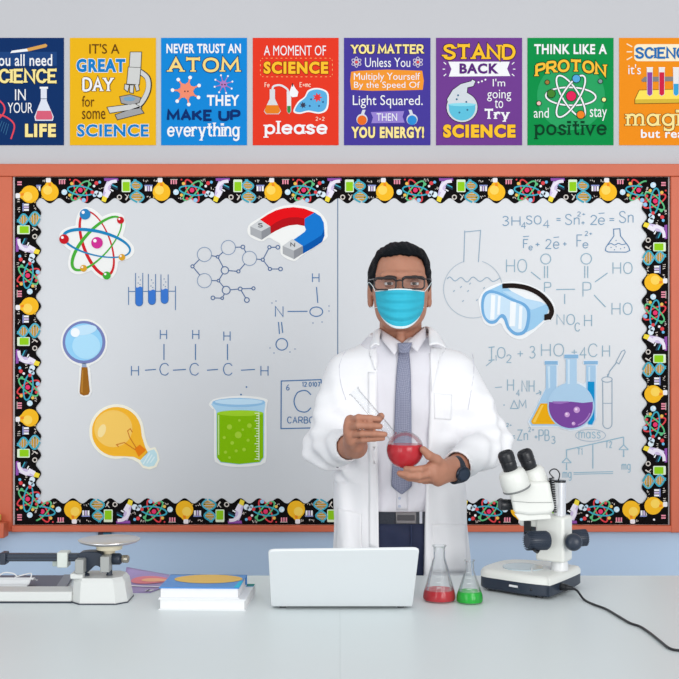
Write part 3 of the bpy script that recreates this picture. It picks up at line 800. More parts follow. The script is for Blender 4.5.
for k in range(19):
    q = cb([(336 - (16 if k % 3 == 0 else 10), 238 + k * 9.6), (336, 238 + k * 9.6)]); a.line(q, .8, wv, 5)
a.line(cb([(184, 245), (184, 395)]), 1.2, ink(204, 232, 150), 5)
a.build('scale_marks', root)

# goggles
c7 = lambda pts: [(420 + x / 3.772, 180 + y / 3.772) for x, y in pts]
root, art = sticker('goggles_cutout', 'safety goggles paper cutout with pale blue lenses and a black strap', c7(catmull([(222, 470), (226, 440), (250, 410), (305, 388), (360, 382), (420, 398), (470, 425), (502, 460), (510, 495), (494, 530), (470, 536), (430, 572), (385, 600), (345, 592), (318, 566), (303, 540), (272, 552), (240, 535)], 4, True)), (244, 246, 248))
a = art(); a.poly(c7([(250, 420), (290, 402), (312, 392), (345, 420), (400, 448), (455, 460), (488, 476), (476, 520), (430, 560), (400, 575), (330, 520)]), ink(160, 206, 238), 1)
a.poly(c7([(345, 420), (400, 448), (455, 460), (474, 470), (420, 490), (360, 450), (310, 420)]), ink(190, 222, 246), 1.6); a.build('side_body_print', root)
a = art(); fr = catmull([(230, 470), (238, 432), (262, 416), (300, 424), (345, 446), (392, 464), (414, 492), (412, 540), (396, 578), (360, 586), (330, 562), (316, 528), (304, 520), (285, 540), (258, 540), (236, 512)], 5, True)
a.poly(c7(fr), ink(116, 174, 222), 2)
ln = catmull([(240, 470), (247, 440), (266, 427), (300, 434), (342, 455), (384, 472), (402, 496), (400, 538), (388, 568), (362, 574), (338, 554), (324, 516), (306, 506), (282, 528), (260, 529), (244, 508)], 5, True)
a.poly(c7(ln), ink(206, 230, 248), 2.6); a.build('lens_print', root)
a = art()
for x0, x1, y0, y1, s in ((268, 284, 432, 526, 0), (294, 304, 436, 508, 0), (340, 362, 458, 552, 0), (374, 386, 474, 562, 0)):
    a.poly(c7([(x0, y0), (x1, y0 + 4), (x1 - 4, y1), (x0 - 4, y1)]), ink(246, 250, 253), 3.4)
a.build('glint_print', root)
a = art(); a.line(c7(catmull([(310, 400), (355, 399), (405, 408), (450, 430), (484, 464), (496, 496), (484, 524)], 6)), 4.8, ink(36, 28, 26), 4.4); a.poly(c7([(468, 508), (498, 500), (490, 526), (468, 530)]), ink(40, 32, 30), 4.8); a.build('strap_print', root)

# three flasks on one card
c8 = lambda pts: [(499 + x / 3.772, 300 + y / 3.772) for x, y in pts]
root, art = sticker('lab_flasks_cutout', 'paper cutout of three lab flasks holding yellow, purple and blue liquid', c8([(170, 228), (222, 228), (226, 246), (220, 250), (220, 330), (246, 316), (250, 306), (250, 226), (244, 222), (244, 204), (300, 204), (300, 222), (294, 228), (294, 306), (318, 318), (326, 310), (328, 246), (316, 240), (318, 228), (374, 226), (374, 246), (368, 250), (368, 440), (352, 478), (330, 478), (300, 490), (268, 494), (236, 486), (222, 478), (118, 478), (108, 460), (176, 330), (176, 246), (170, 242)]), (226, 236, 246))
a = art(); gb = ink(170, 204, 232); a.poly(c8([(176, 246), (216, 246), (216, 340), (230, 400), (230, 474), (122, 474), (114, 458), (176, 334)]), gb, 1)
a.poly(c8([(172, 230), (221, 230), (221, 244), (172, 244)]), ink(140, 184, 220), 1.4); a.poly(c8([(182, 250), (192, 250), (192, 330), (186, 336)]), ink(206, 228, 244), 1.6)
a.poly(c8([(156, 390), (210, 390), (210, 468), (126, 468), (120, 458)]), ink(242, 176, 24), 2); a.poly(c8([(160, 396), (168, 396), (136, 462), (126, 460)]), ink(250, 206, 90), 2.6); a.build('conical_flask_print', root)
a = art(); a.poly(c8([(328, 246), (364, 246), (364, 450), (352, 472), (336, 472), (328, 460)]), gb, 1); a.poly(c8([(320, 230), (372, 230), (372, 243), (320, 243)]), ink(140, 184, 220), 1.4)
a.poly(c8([(334, 308), (359, 308), (359, 450), (350, 470), (336, 468), (332, 440)]), ink(22, 146, 208), 2); a.poly(c8([(336, 252), (343, 252), (343, 306), (336, 306)]), ink(206, 228, 244), 2); a.build('test_tube_print', root)
a = art(); a.poly(c8([(252, 222), (292, 222), (292, 312)] + ellipse(270, 400, 88, a0=-76, a1=256, n=44) + [(252, 312)]), ink(178, 210, 236), 3); a.poly(c8([(246, 206), (298, 206), (298, 220), (246, 220)]), ink(140, 184, 220), 3.5)
a.poly(c8([(258, 224), (266, 224), (266, 316), (258, 318)]), ink(210, 230, 246), 3.6)
a.poly(c8([(187, 384), (225, 388), (270, 383), (315, 388), (353, 384)] + ellipse(270, 400, 83, a0=-8, a1=188, n=30)), ink(126, 76, 160), 4); a.poly(c8([(200, 382), (262, 382), (262, 386), (230, 392), (205, 390)]), ink(160, 116, 190), 4.5)
for x, y, r in ((292, 414, 12), (256, 432, 10), (280, 466, 7)):
    q = c8([(x, y)])[0]; a.circ(q[0], q[1], r / 3.772, ink(206, 160, 216), 5); a.circ(q[0] - .6, q[1] - .6, r / 9, ink(240, 220, 244), 5.5, 10)
a.line(c8(ellipse(270, 400, 76, a0=20, a1=70, n=14)), 1.2, ink(176, 130, 200), 5); a.build('round_flask_print', root)

# ------------------------------------------------------------------ posters
WD[0] = YB
def poster(x0, x1, rgb, label):
    root = empty('poster', (wx((x0 + x1) / 2), YB, wz(145.3)), label, 'poster', 'motivational science posters in a row above the whiteboard')
    mb = MB(); t = .0018
    mb.box(((wx(x0) + wx(x1)) / 2, YB - t / 2 - .0003, (wz(38) + wz(145.3)) / 2), (wx(x1) - wx(x0), t, wz(38) - wz(145.3)), mat(rgb, .8, spec=.06, noise=.03, nscale=4))
    mb.build('sheet', root, smooth=False)
    return root, (lambda: Art(t + .0003, YB))
W_ = ink(240, 240, 242); CRM = ink(246, 226, 150); DK = ink(28, 26, 34)

r, art = poster(-22, 64, (18, 50, 102), 'navy poster reading science in your life, first in the row above the whiteboard')
a = art(); a.poly([(-10, 52), (57, 52), (57, 66), (-10, 66)], ink(32, 68, 124), 1); a.build('banner_print', r)
a = Letters(art, r); a.font('You all need', -9, 52.5, 54.5, 66.3, W_, 3, .012); a.text('SCIENCE', -12, 57.5, 69, 83.5, CRM, 2.6, 3, serif=.7, outline=DK, ow=1); a.font('IN', 15.3, 26, 89.5, 100.5, W_, 3); a.font('YOUR', 8, 33, 102.8, 113.3, W_, 3); a.font('LIFE', 25.3, 56.2, 124, 137.3, CRM, 3, .05, DK, .02)
a = art(); a.poly([(27, 48.6), (46, 44), (47.6, 45.6), (46.6, 47.4), (28.5, 51.6)], ink(216, 160, 84), 2); a.poly([(10.5, 53.4), (12, 51), (27, 48.8), (28.4, 51.5)], W_, 2); a.build('scalpel_print', r)
a = art(); a.poly([(41, 88.5), (47, 88.5), (47, 101), (54, 117), (53, 121), (35.5, 121), (34.6, 117), (41, 101)], ink(220, 224, 236), 2); a.poly([(37.6, 111), (51, 111), (53, 117.4), (52, 119.8), (36.6, 119.8), (35.8, 117.4)], ink(214, 96, 120), 2.6); a.line([(40, 88), (48.3, 88)], 2, W_, 2.6); a.line([(41, 99), (47, 99)], .7, ink(120, 130, 150), 2.8); a.build('flask_print', r)
a = art(); a.line(catmull([(-20, 92), (-8, 96), (3, 104), (4.5, 112), (-2, 120), (-14, 132)]), 1.6, ink(226, 74, 92), 2); a.line(catmull([(-18, 114), (-6, 114), (6, 117), (14.5, 125), (12, 137), (10.8, 139)]), 1.6, ink(226, 74, 92), 2.4)
for k in range(6): a.line([(-2 + 2.2 * k, 119 + k), (-6 + 2.4 * k, 127 + k * 1.6)], .6, ink(60, 110, 150), 1.6)
a.build('dna_print', r)

r, art = poster(70, 156, (235, 180, 28), "yellow poster with a microscope reading it's a great day for some science")
BR = ink(98, 62, 22)
a = Letters(art, r); a.font("IT'S A", 89.6, 119.6, 44, 54, BR, 3); a.font('GREAT', 76.6, 125.5, 59, 72.5, ink(26, 124, 196), 3, .05, W_, .035); a.text('DAY', 82.5, 113.5, 77.5, 91.8, W_, 2.3, 3, serif=.7, outline=BR, ow=1.4); a.font('for', 82.2, 94.6, 96, 107, BR, 3); a.font('some', 82.3, 105.6, 111, 119.4, BR, 3); a.font('SCIENCE', 77.3, 148.8, 124.4, 137, ink(26, 124, 196), 3, .03, W_, .03)
a = art(); c1 = lambda pts: [(x / 3.994, 20 + y / 3.994) for x, y in pts]; g1, g2, gk = ink(206, 206, 204), ink(160, 160, 162), ink(60, 56, 50)
for pts, cc in (([(522, 130), (565, 130), (562, 190), (518, 188)], g1), ([(514, 190), (562, 192), (556, 258), (508, 256)], g1), ([(480, 308), (520, 300), (562, 312), (556, 330), (520, 340), (486, 332)], g2), ([(430, 350), (540, 336), (566, 352), (440, 372)], g1), ([(462, 380), (556, 346), (574, 372), (470, 398)], g2), ([(500, 258), (516, 262), (510, 286), (498, 276)], g1), ([(520, 262), (534, 262), (532, 292), (520, 290)], g1), ([(540, 260), (552, 256), (556, 280), (546, 284)], g1)):
    a.line(c1(pts), 1.4, gk, 2.2, True); a.poly(c1(pts), cc, 2.6)
a.line(c1(catmull([(556, 205), (590, 232), (594, 275), (576, 318), (548, 352)])), 6, gk, 1.4); a.line(c1(catmull([(556, 205), (588, 232), (592, 275), (574, 318), (546, 350)])), 4.4, g1, 2); a.poly(c1(ellipse(518, 316, 24, 9)), ink(120, 160, 190), 3); a.build('microscope_print', r)

r, art = poster(161.2, 247, (22, 134, 212), 'bright blue poster reading never trust an atom they make up everything')
c3 = lambda x, y: (160 + x / 3.772, 20 + y / 3.772)
a = Letters(art, r); a.font('NEVER TRUST AN', 166.6, 241, 44, 53.6, W_, 3, .03); a.text('ATOM', 168.5, 239.5, 57.8, 72.6, ink(244, 212, 128), 2.7, 3, serif=.8, outline=ink(24, 60, 110), ow=1.6); a.font('THEY', 207, 239.4, 95.2, 106, W_, 3, .03); a.text('MAKE UP', 166.8, 240.2, 109.8, 121.4, ink(16, 48, 108), 2.7, 3); a.text('everything', 167.3, 239.5, 122.4, 137, W_, 1.9, 3, serif=.7)
for cx, cy, R, rr, cc, n, nm in ((100, 268, 30, 9, (240, 140, 110), 7, 'o'), (240, 243, 20, 5, (176, 120, 190), 8, 'p')):
    a = art(); x, y = c3(cx, cy); M_ = ink(*cc)
    for k in range(n):
        t = 2 * math.pi * k / n + .5; q = (x + math.cos(t) * R * .46, y + math.sin(t) * R * .46)
        a.line([(x, y), q], 1.6 if R > 25 else .8, M_, 2); a.circ(q[0], q[1], 1.9 if R > 25 else 1, W_, 2.6, 10)
    star = []
    for k in range(2 * n):
        t = math.pi * k / n + .5; q = rr * (1.1 if k % 2 == 0 else .75) / (1 if R > 25 else 1.2); star.append((x + q * math.cos(t), y + q * math.sin(t)))
    a.poly(star, M_, 2.4); a.circ(x - 1.5, y + .5, .8, ink(90, 50, 50), 3, 8); a.circ(x + 1.5, y + .5, .8, ink(90, 50, 50), 3, 8); a.build('atom_print', r)

r, art = poster(252.8, 338.6, (228, 58, 38), 'red poster reading a moment of science please')
a = Letters(art, r); a.font('A MOMENT OF', 264, 326, 45.8, 55.8, W_, 3); a.font('SCIENCE', 263.6, 328.2, 61.8, 74.2, ink(250, 190, 48), 3, .05, ink(92, 34, 20), .03); a.text('please', 264.8, 327, 120.5, 134.6, W_, 2.4, 3, serif=.8)
a = art(); dsh = rrect(260.4, 58.4, 332.4, 77, 3, 3)
for i in range(len(dsh)):
    p, q = dsh[i], dsh[(i + 1) % len(dsh)]; n = max(1, int(math.hypot(q[0] - p[0], q[1] - p[1]) / 2.4))
    for k in range(n):
        if (k + i) % 2 == 0: a.line([(p[0] + (q[0] - p[0]) * k / n, p[1] + (q[1] - p[1]) * k / n), (p[0] + (q[0] - p[0]) * (k + .8) / n, p[1] + (q[1] - p[1]) * (k + .8) / n)], .5, ink(250, 190, 120), 1)
a.text("E=mc", 299.6, 311, 82.4, 87.4, ink(250, 210, 190), .7, 2); a.text('Fe', 264.6, 269.6, 82.6, 87.6, ink(250, 210, 190), .7, 2); a.text('2+2', 315.5, 324.6, 117, 121, ink(250, 210, 190), .6, 2); a.build('chalk_print', r)
a = art(); q3 = lambda pts: [c3(*p) for p in pts]
a.poly(q3([(414, 262), (434, 262), (434, 298), (456, 345), (448, 356), (400, 356), (392, 345), (414, 298)]), ink(214, 216, 218), 2); a.poly(q3([(402, 322), (446, 322), (454, 344), (446, 354), (402, 354), (394, 344)]), ink(230, 128, 36), 2.6)
a.line(q3(catmull([(424, 262), (430, 250), (455, 247), (480, 262), (487, 282)])), 2, ink(220, 222, 226), 2.2); a.poly(q3([(478, 270), (495, 270), (495, 345), (487, 356), (479, 345)]), ink(226, 228, 228), 2); a.poly(q3([(480, 325), (493, 325), (493, 345), (487, 354), (480, 345)]), ink(60, 140, 70), 2.6)
a.poly(q3([(500, 240), (512, 260), (522, 272), (518, 290), (500, 292), (490, 285), (490, 268)]), W_, 2.4); a.line(q3([(500, 240), (500, 252)]), 1, DK, 2.8); a.build('distilling_print', r)
a = art(); a.poly(q3(catmull([(503, 345), (520, 310), (545, 290), (560, 265), (595, 257), (630, 270), (637, 300), (630, 340), (600, 354), (560, 348), (525, 355)], 5, True)), W_, 2)
a.poly(q3(catmull([(509, 342), (524, 314), (548, 294), (564, 270), (595, 263), (625, 274), (631, 300), (624, 336), (600, 348), (560, 342), (528, 349)], 5, True)), ink(92, 172, 220), 2.6)
for x, y, R, cc in ((594, 293, 5, (226, 60, 60)), (540, 322, 3.5, (60, 60, 80))):
    X, Y = c3(x, y); a.poly([(X + R * (1 if k % 2 == 0 else .5) * math.cos(k * .45), Y + R * (1 if k % 2 == 0 else .5) * math.sin(k * .45)) for k in range(14)], ink(*cc), 3.2)
for x, y in ((570, 300), (600, 325), (565, 325), (615, 310)): X, Y = c3(x, y); a.circ(X, Y, 1, ink(50, 90, 140), 3.2, 8)
a.build('amoeba_print', r)

r, art = poster(344, 430.4, (72, 60, 152), 'indigo poster with an orange banner reading you matter unless you multiply yourself')
c4 = lambda pts: [(340 + x / 3.772, 20 + y / 3.772) for x, y in pts]
a = art(); a.poly(c4([(42, 196), (70, 192), (180, 188), (310, 192), (316, 230), (312, 264), (240, 266), (120, 268), (42, 264), (38, 230)]), ink(240, 150, 52), 1); a.poly(c4([(116, 348), (242, 344), (236, 366), (244, 388), (118, 390), (124, 368)]), ink(150, 130, 206), 1); a.build('banner_print', r)
a = Letters(art, r); a.text('YOU MATTER', 351, 423.6, 44.6, 54.2, CRM, 1.9, 3, serif=.6, outline=DK, ow=.8); a.font('Unless You', 365, 410.2, 58, 67.4, W_, 3); a.font('Multiply Yourself', 353.8, 420, 73, 82.4, W_, 3); a.font('By the Speed Of', 354, 419.8, 81.9, 90, W_, 3); a.font('Light Squared.', 352.8, 422.6, 95.4, 108.5, W_, 3); a.font('THEN', 376.5, 397, 113.6, 121, W_, 3); a.font('YOU ENERGY!', 351.2, 424, 126.8, 138.4, CRM, 3, .05, DK, .02)
for x in (356.4, 417.8):
    a = art()
    for rot in (30, 90, 150): a.line(ellipse(x, 62.4, 5.2, 2, rot, 18), .6, ink(220, 210, 220), 2, True)
    a.circ(x, 62.4, 1.4, ink(226, 80, 80), 3, 10); a.build('atom_print', r)
for x, cc in ((362, (232, 108, 40)), (412, (50, 140, 210))):
    a = art(); dx = -1 if x > 400 else 1
    a.poly([(x - 1.6 + 2 * dx, 110), (x + 1.6 + 2 * dx, 110), (x + 1.6, 116), (x - 1.6, 116)], ink(214, 216, 226), 2); a.circ(x, 119.6, 5.6, ink(214, 216, 226), 2.2); a.circ(x, 120.4, 4.8, ink(*cc), 2.8); a.build('flask_print', r)

r, art = poster(436, 522, (112, 62, 142), "purple poster with a glass retort reading stand back i'm going to try science")
YG = ink(246, 192, 50)
a = art(); a.poly(c4([(408, 158), (640, 158), (630, 185), (642, 212), (410, 214), (420, 186)]), W_, 1)
for k, (x, y) in enumerate(((400, 168), (396, 186), (400, 204), (648, 168), (652, 186), (648, 204))): q = c4([(x, y), (x + (-9 if k < 3 else 9), y + (-8, 0, 8)[k % 3])]); a.line(q, .9, W_, 1)
a.build('banner_print', r)
a = Letters(art, r); a.text('STAND', 443, 515.4, 44.4, 60, YG, 3, 3, serif=.8, outline=DK, ow=1.3); a.font('BACK', 459.4, 498.4, 63.6, 74, ink(90, 44, 120), 3, .04); a.font("I'm", 492.6, 505, 79, 86.6, W_, 3); a.font('going', 487, 511, 90, 101.6, W_, 3); a.font('to', 494.6, 503, 99.8, 108.4, W_, 3); a.text('Try', 484, 509, 109, 119.6, W_, 2, 3, serif=.7); a.font('SCIENCE', 443, 515.4, 124.6, 138, YG, 3, .06, DK, .02)
a = art(); ot = [(510, 232), (502, 250), (480, 255), (478, 275)] + [(460 + 58 * math.cos(math.radians(t)), 330 + 56 * math.sin(math.radians(t))) for t in range(-50, 205, 12)] + [(404, 300), (425, 265), (455, 243), (495, 232), (498, 226)]
a.line(c4(ot), 1.2, DK, 2, True); a.poly(c4(ot), ink(208, 214, 220), 2.4); a.poly(c4([(408, 318), (513, 318)] + [(460 + 50 * math.cos(math.radians(t)), 332 + 48 * math.sin(math.radians(t))) for t in range(-8, 190, 12)]), ink(96, 190, 216), 3); a.poly(c4(ellipse(460, 320, 52, 6)), ink(140, 216, 232), 3.3)
for x, y in ((440, 300), (476, 310), (450, 350), (480, 340), (445, 285)): q = c4([(x, y)])[0]; a.circ(q[0], q[1], 1, ink(60, 110, 140), 3.6, 8)
for x, y in ((522, 236), (535, 232), (548, 226)): q = c4([(x, y)])[0]; a.circ(q[0], q[1], 1, W_, 2, 8)
a.build('retort_print', r)

r, art = poster(527.4, 613.4, (16, 142, 72), 'green poster with a white atom reading think like a proton and stay positive')
a = art(); a.circ(570.8, 96.4, 34, ink(44, 160, 96), 1, 40); a.build('disc_print', r)
a = Letters(art, r); a.font('THINK LIKE A', 534, 606.6, 44.4, 54.4, W_, 3, .03); a.text('PROTON', 535, 606, 59.6, 72.4, ink(246, 190, 60), 2.6, 4, serif=.7, outline=ink(20, 60, 36), ow=1.6, arch=5); a.font('and', 533.6, 548.6, 108, 118, W_, 3); a.font('stay', 589.6, 606.6, 108, 121, W_, 3); a.text('positive', 535, 606, 120, 135.4, ink(14, 62, 38), 2, 3, serif=.7)
a = art()
for k, (rx, ry, rot) in enumerate(((25, 9, 2), (24, 8, 58), (24, 8, 122))): a.line(ellipse(570.6, 96.6, rx, ry, rot, 40), 2.6, ink(30, 70, 48), 2 + k, True); a.line(ellipse(570.6, 96.6, rx, ry, rot, 40), 1.6, W_, 2.4 + k, True)
for x, y, q, cc in ((571, 96.4, 4.8, (226, 40, 90)), (576, 79, 3.8, (84, 166, 216)), (580.4, 115, 3.8, (238, 130, 40)), (551, 94, 3.8, (70, 130, 50)), (547, 82.6, 2, (160, 120, 60)), (600, 81.6, 2, (130, 150, 150)), (538.6, 103.6, 2, (236, 190, 180)), (603.6, 100, 2, (236, 236, 150))): a.circ(x, y, q + .7, ink(30, 60, 44), 5); a.circ(x, y, q, ink(*cc), 5.6)
a.build('atom_print', r)

r, art = poster(619, 705, (238, 142, 30), "orange poster with a test tube rack reading science it's magic, last in the row")
a = art(); a.poly(rrect(634, 44.4, 698, 61.4, 4), ink(246, 232, 200), 1)
for y, dy in ((47, -3), (52, 0), (57, 3)): a.line([(632, y), (626.5, y + dy)], 1.1, ink(246, 232, 200), 1)
a.build('banner_print', r)
a = Letters(art, r); a.text('SCIENCE', 635, 694, 47.4, 59, ink(40, 108, 176), 2.2, 3, serif=.6); a.font("it's", 628, 640.6, 64.6, 74.6, W_, 3); a.text('magic', 626.4, 695, 108.6, 126.4, CRM, 2.4, 3, serif=.8, outline=ink(130, 74, 20), ow=1.2); a.font('but real', 640.6, 686, 129.6, 138.2, W_, 3, .02)
c9 = lambda pts: [(509 + x / 3.994, 20 + y / 3.994) for x, y in pts]
a = art(); a.line(c9([(503, 318), (520, 282), (760, 276), (760, 330), (503, 334)]), 1.2, ink(110, 80, 30), 1, True); a.poly(c9([(503, 318), (520, 282), (760, 276), (760, 314)]), ink(250, 222, 90), 1.6); a.poly(c9([(503, 318), (760, 314), (760, 330), (503, 334)]), ink(214, 180, 60), 1.6)
a.poly(c9([(528, 240), (540, 228), (760, 226), (760, 242), (530, 248)]), ink(130, 128, 130), 2.4); a.build('rack_print', r)
for x, cc in ((561, (142, 70, 156)), (609, (206, 40, 70)), (666, (60, 160, 210)), (720, (90, 170, 80))):
    a = art(); a.poly(c9([(x - 12, 192), (x + 12, 192), (x + 11, 298), (x, 306), (x - 11, 298)]), ink(230, 226, 226), 3); a.poly(c9([(x - 10, 210 if x < 650 else 256), (x + 10, 210 if x < 650 else 256), (x + 9.5, 297), (x, 304), (x - 9.5, 297)]), ink(*cc), 3.6); a.line(c9([(x - 13, 192), (x + 13, 192)]), 1, W_, 4); a.build('test_tube_print', r)

WD[0] = YW
# ------------------------------------------------------------------ lab bench
TZ = 0.90
bench = empty('lab_bench', (0, 2.1, 0), 'wide pale grey-green lab bench top in front of the person', 'table')
top_m = mat((222, 229, 230), .36, spec=.4, noise=.03, nscale=2.5)
xs = 0.001
for x0, x1 in ((-1.35, xs - .00012), (xs + .00012, 1.35)):
    mb = MB(); mb.box(((x0 + x1) / 2, 2.06, TZ - .02), (x1 - x0, 1.24, .04), top_m)
    mb.build('tabletop', bench, smooth=False)
side_m = mat((188, 198, 200), .5, noise=.03)
for x in (-1.27, 1.27):
    mb = MB(); mb.box((x, 2.06, .43), (.04, 1.1, .86), side_m); mb.build('side_panel', bench, bevel=.002)
mb = MB(); mb.box((0, 2.55, .5), (2.498, .02, .7), side_m); mb.build('back_panel', bench, smooth=False)

def on_table(px, py, z=TZ):
    d = (CZ - z) * F / (py - HY)
    return Vector(((px - CX) / F * d, d, z))

# ------------------------------------------------------------------ laptop
lap_m = mat((226, 229, 231), .42, spec=.4, noise=.012, nscale=6)
A_ = on_table(271, 609.4); B_ = on_table(412.5, 609.2)
ly = A_.y; lx0, lx1 = A_.x, B_.x
lap = empty('laptop', ((lx0 + lx1) / 2, ly + .1, TZ), 'open silver-white laptop seen from behind in the middle of the bench', 'laptop')
mb = MB(); mb.box(((lx0 + lx1) / 2, ly + .112, TZ + .0105), (lx1 - lx0, .21, .013), lap_m); mb.build('base', lap, bevel=.003)
mb = MB()
for sx in (.08, .92):
    for sy in (.02, .2): mb.cyl((lx0 + (lx1 - lx0) * sx, ly + sy, TZ), (lx0 + (lx1 - lx0) * sx, ly + sy, TZ + .0045), .007, mat((60, 62, 66), .7), n=14)
mb.build('rubber_feet', lap)
mb = MB()
for r_ in range(5):
    for k in range(13): mb.box((lx0 + .026 + k * (lx1 - lx0 - .052) / 12, ly + .045 + r_ * .019, TZ + .0178), (.017, .0155, .002), mat((50, 52, 56), .6))
mb.build('keyboard', lap, smooth=False)
mb = MB(); mb.box(((lx0 + lx1) / 2, ly + .178, TZ + .0174), (.1, .055, .001), mat((205, 208, 210), .3)); mb.build('touchpad', lap, smooth=False)
TL = P(268.2, 551, 2.20); TR = P(419.3, 549.2, 2.19)
BL = Vector((lx0, ly, TZ + .006)); BR = Vector((lx1, ly, TZ + .006))
n_ = (TL - BL).cross(BR - BL).normalized()
if n_.y > 0: n_ = -n_
def lid_pts(inset=0.0, off=0.0):
    out = []; r0 = .07
    for s, t in rrect(0, 0, 1, 1, .045, 5):
        u = .5 + (s - .5) * (1 - inset); v = .5 + (t - .5) * (1 - inset * 1.4)
        p = (BL.lerp(BR, u)).lerp(TL.lerp(TR, u), v); out.append(p - n_ * off)
    return out
mb = MB(); mb.prism(lid_pts(0, 0), n_ * -.0065, lap_m); mb.build('lid', lap, bevel=.0015, sharp=50)
mb = MB(); mb.prism(lid_pts(.03, .0066), n_ * -.0006, mat((24, 26, 30), .2)); mb.build('screen', lap, smooth=False)
mb = MB(); mb.cyl((lx0 + .03, ly + .006, TZ + .0105), (lx1 - .03, ly + .006, TZ + .0105), .0052, mat((120, 124, 130), .5), n=16); mb.build('hinge', lap)

# ------------------------------------------------------------------ glassware
clear = glass_mat('clear_glass', (.972, .98, .984), .55, .02, 1.3)
def conical(name, label, px, pybase, rb, h, rn, liq, tint, body, liqname):
    d = (CZ - TZ) * F / (pybase - HY); c = Vector(((px - CX) / F * d, d, TZ))
    root = empty(name, c, label, 'flask', 'conical flasks on the bench')
    def prof(r0):
        return [(0, .001), (rb * .9 + r0, .001), (rb * .985 + r0, .004), (rb + r0, .010), (rb * .97 + r0, .017), (rn * 1.25 + r0, h * .70), (rn * 1.02 + r0, h * .77), (rn + r0, h * .82), (rn + r0, h * .95), (rn * 1.12 + r0, h * .975), (rn * 1.25 + r0, h * .99), (rn * 1.2 + r0, h)]
    pr = [(max(r, 0), z) for r, z in prof(0)]
    inner = [(max(r - .0012, 0), z) for r, z in reversed(prof(0)[1:-1])]
    mb = MB(); mb.lathe(pr + [(rn * 1.1, h)] + inner + [(0, .0025)], clear, c, n=48, cap=False); mb.build('glass_body', root, sharp=60)
    rl = lambda z: np.interp(z, [.0, .004, .010, .017, h * .7], [rb * .9, rb * .985, rb, rb * .97, rn * 1.25]) - .0005
    zz = [z for z in (.0035, .006, .010, .017) if z < liq] + [liq]
    mb = MB(); mb.lathe([(0, .003)] + [(rl(z), z) for z in zz] + [(0, liq)], liquid_mat(liqname, tint, body, .68), c, n=48, cap=False); mb.build('liquid', root, sharp=40, label=liqname.replace('_', ' '))
    mb = MB()
    for k in range(4): mb.box(c + Vector((-rb * .12, -(np.interp(.03 + k * .011, [.017, h * .7], [rb * .97, rn * 1.25]) + .0004) * .985, .034 + k * .011)), (.009, .0005, .0008), ink(236, 238, 240))
    mb.build('scale_marks', root, smooth=False)
    return root
conical('conical_flask', 'taller conical flask with red liquid standing right of the laptop', 439.3, 600.5, .0358, .121, .0128, .025, (1, .12, .16), (1, .06, .09), 'red_liquid')
conical('conical_flask', 'shorter conical flask with green liquid beside the microscope', 469.6, 602.5, .0290, .0925, .0095, .0255, (.10, 1, .20), (.03, .86, .10), 'green_liquid')

# ------------------------------------------------------------------ stereo microscope
cw = mat((226, 227, 222), .35, noise=.015, nscale=10); dk = mat((36, 46, 62), .38, noise=.06, nscale=20); blk = mat((22, 24, 30), .35)
chrome = mat((206, 208, 212), .18, metal=1.0)
mic = empty('microscope', (.45, 2.49, TZ), 'white binocular stereo microscope with dark knobs at the right of the bench', 'microscope')
A0 = Vector((.449, 2.4115, TZ)); e1 = Vector((-.84, .542, 0)).normalized(); e2 = Vector((.565, .825, 0)).normalized()
def base_outline(inset, z):
    pts = [(-.004, .0), (.05, -.002), (.11, .006), (.150, .012), (.167, .028), (.174, .06), (.174, .12), (.166, .15), (.145, .172), (.09, .186), (.03, .184), (-.004, .176), (-.014, .16), (-.014, .015)]
    pts = catmull(pts, 5, True)
    cx, cy = .08, .09
    return [A0 + e1 * (cx + (x - cx) * (1 - inset)) + e2 * (cy + (y - cy) * (1 - inset)) + Vector((0, 0, z - TZ)) for x, y in pts]
def loft(mb, loops, m, cap=True):
    n = len(loops[0]); vs = [p for l in loops for p in l]; fs = []
    for j in range(len(loops) - 1):
        for i in range(n): fs.append((j * n + i, j * n + (i + 1) % n, (j + 1) * n + (i + 1) % n, (j + 1) * n + i))
    if cap: fs += [tuple(range(n))[::-1], tuple(range((len(loops) - 1) * n, len(loops) * n))]
    return mb.add(vs, fs, m)
mb = MB(); loft(mb, [base_outline(.03, TZ + .006), base_outline(0, TZ + .009), base_outline(.0, TZ + .032)], dk); mb.build('base_skirt', mic, sharp=40)
mb = MB(); loft(mb, [base_outline(-.005, TZ + .032), base_outline(-.005, TZ + .041), base_outline(.04, TZ + .048), base_outline(.12, TZ + .0505)], cw); base = mb.build('base', mic, sharp=50)
for u, v in ((.02, .02), (.14, .03), (.02, .155), (.14, .15)):
    p = A0 + e1 * u + e2 * v; mb = MB(); mb.cyl(p, p + Vector((0, 0, .008)), .009, blk, n=18); mb.build('rubber_foot', mic)
p = A0 + e1 * .085 + e2 * .075 + Vector((0, 0, .0505)); mb = MB(); mb.lathe([(0, 0), (.046, 0), (.046, .002), (0, .002)], mat((178, 196, 204), .15), p, n=48, cap=False); mb.build('stage_plate', mic)
p = A0 + e1 * .05 + e2 * .045 + Vector((0, 0, .0505)); mb = MB(); mb.cyl(p, p + Vector((0, 0, .007)), .0025, chrome, n=12); mb.build('stage_pin', mic)
sk = lambda u, z, off=-.001: A0 + e1 * u + e2 * off + Vector((0, 0, z))
mb = MB(); mb.tube([sk(.062, .0215, -.002), sk(.082, .0225, -.002)], .0026, mat((214, 216, 218), .4)); mb.build('switch', mic)
mb = MB(); mb.ball(sk(.03, .019, -.001), .003, blk); mb.build('lamp_dial', mic)

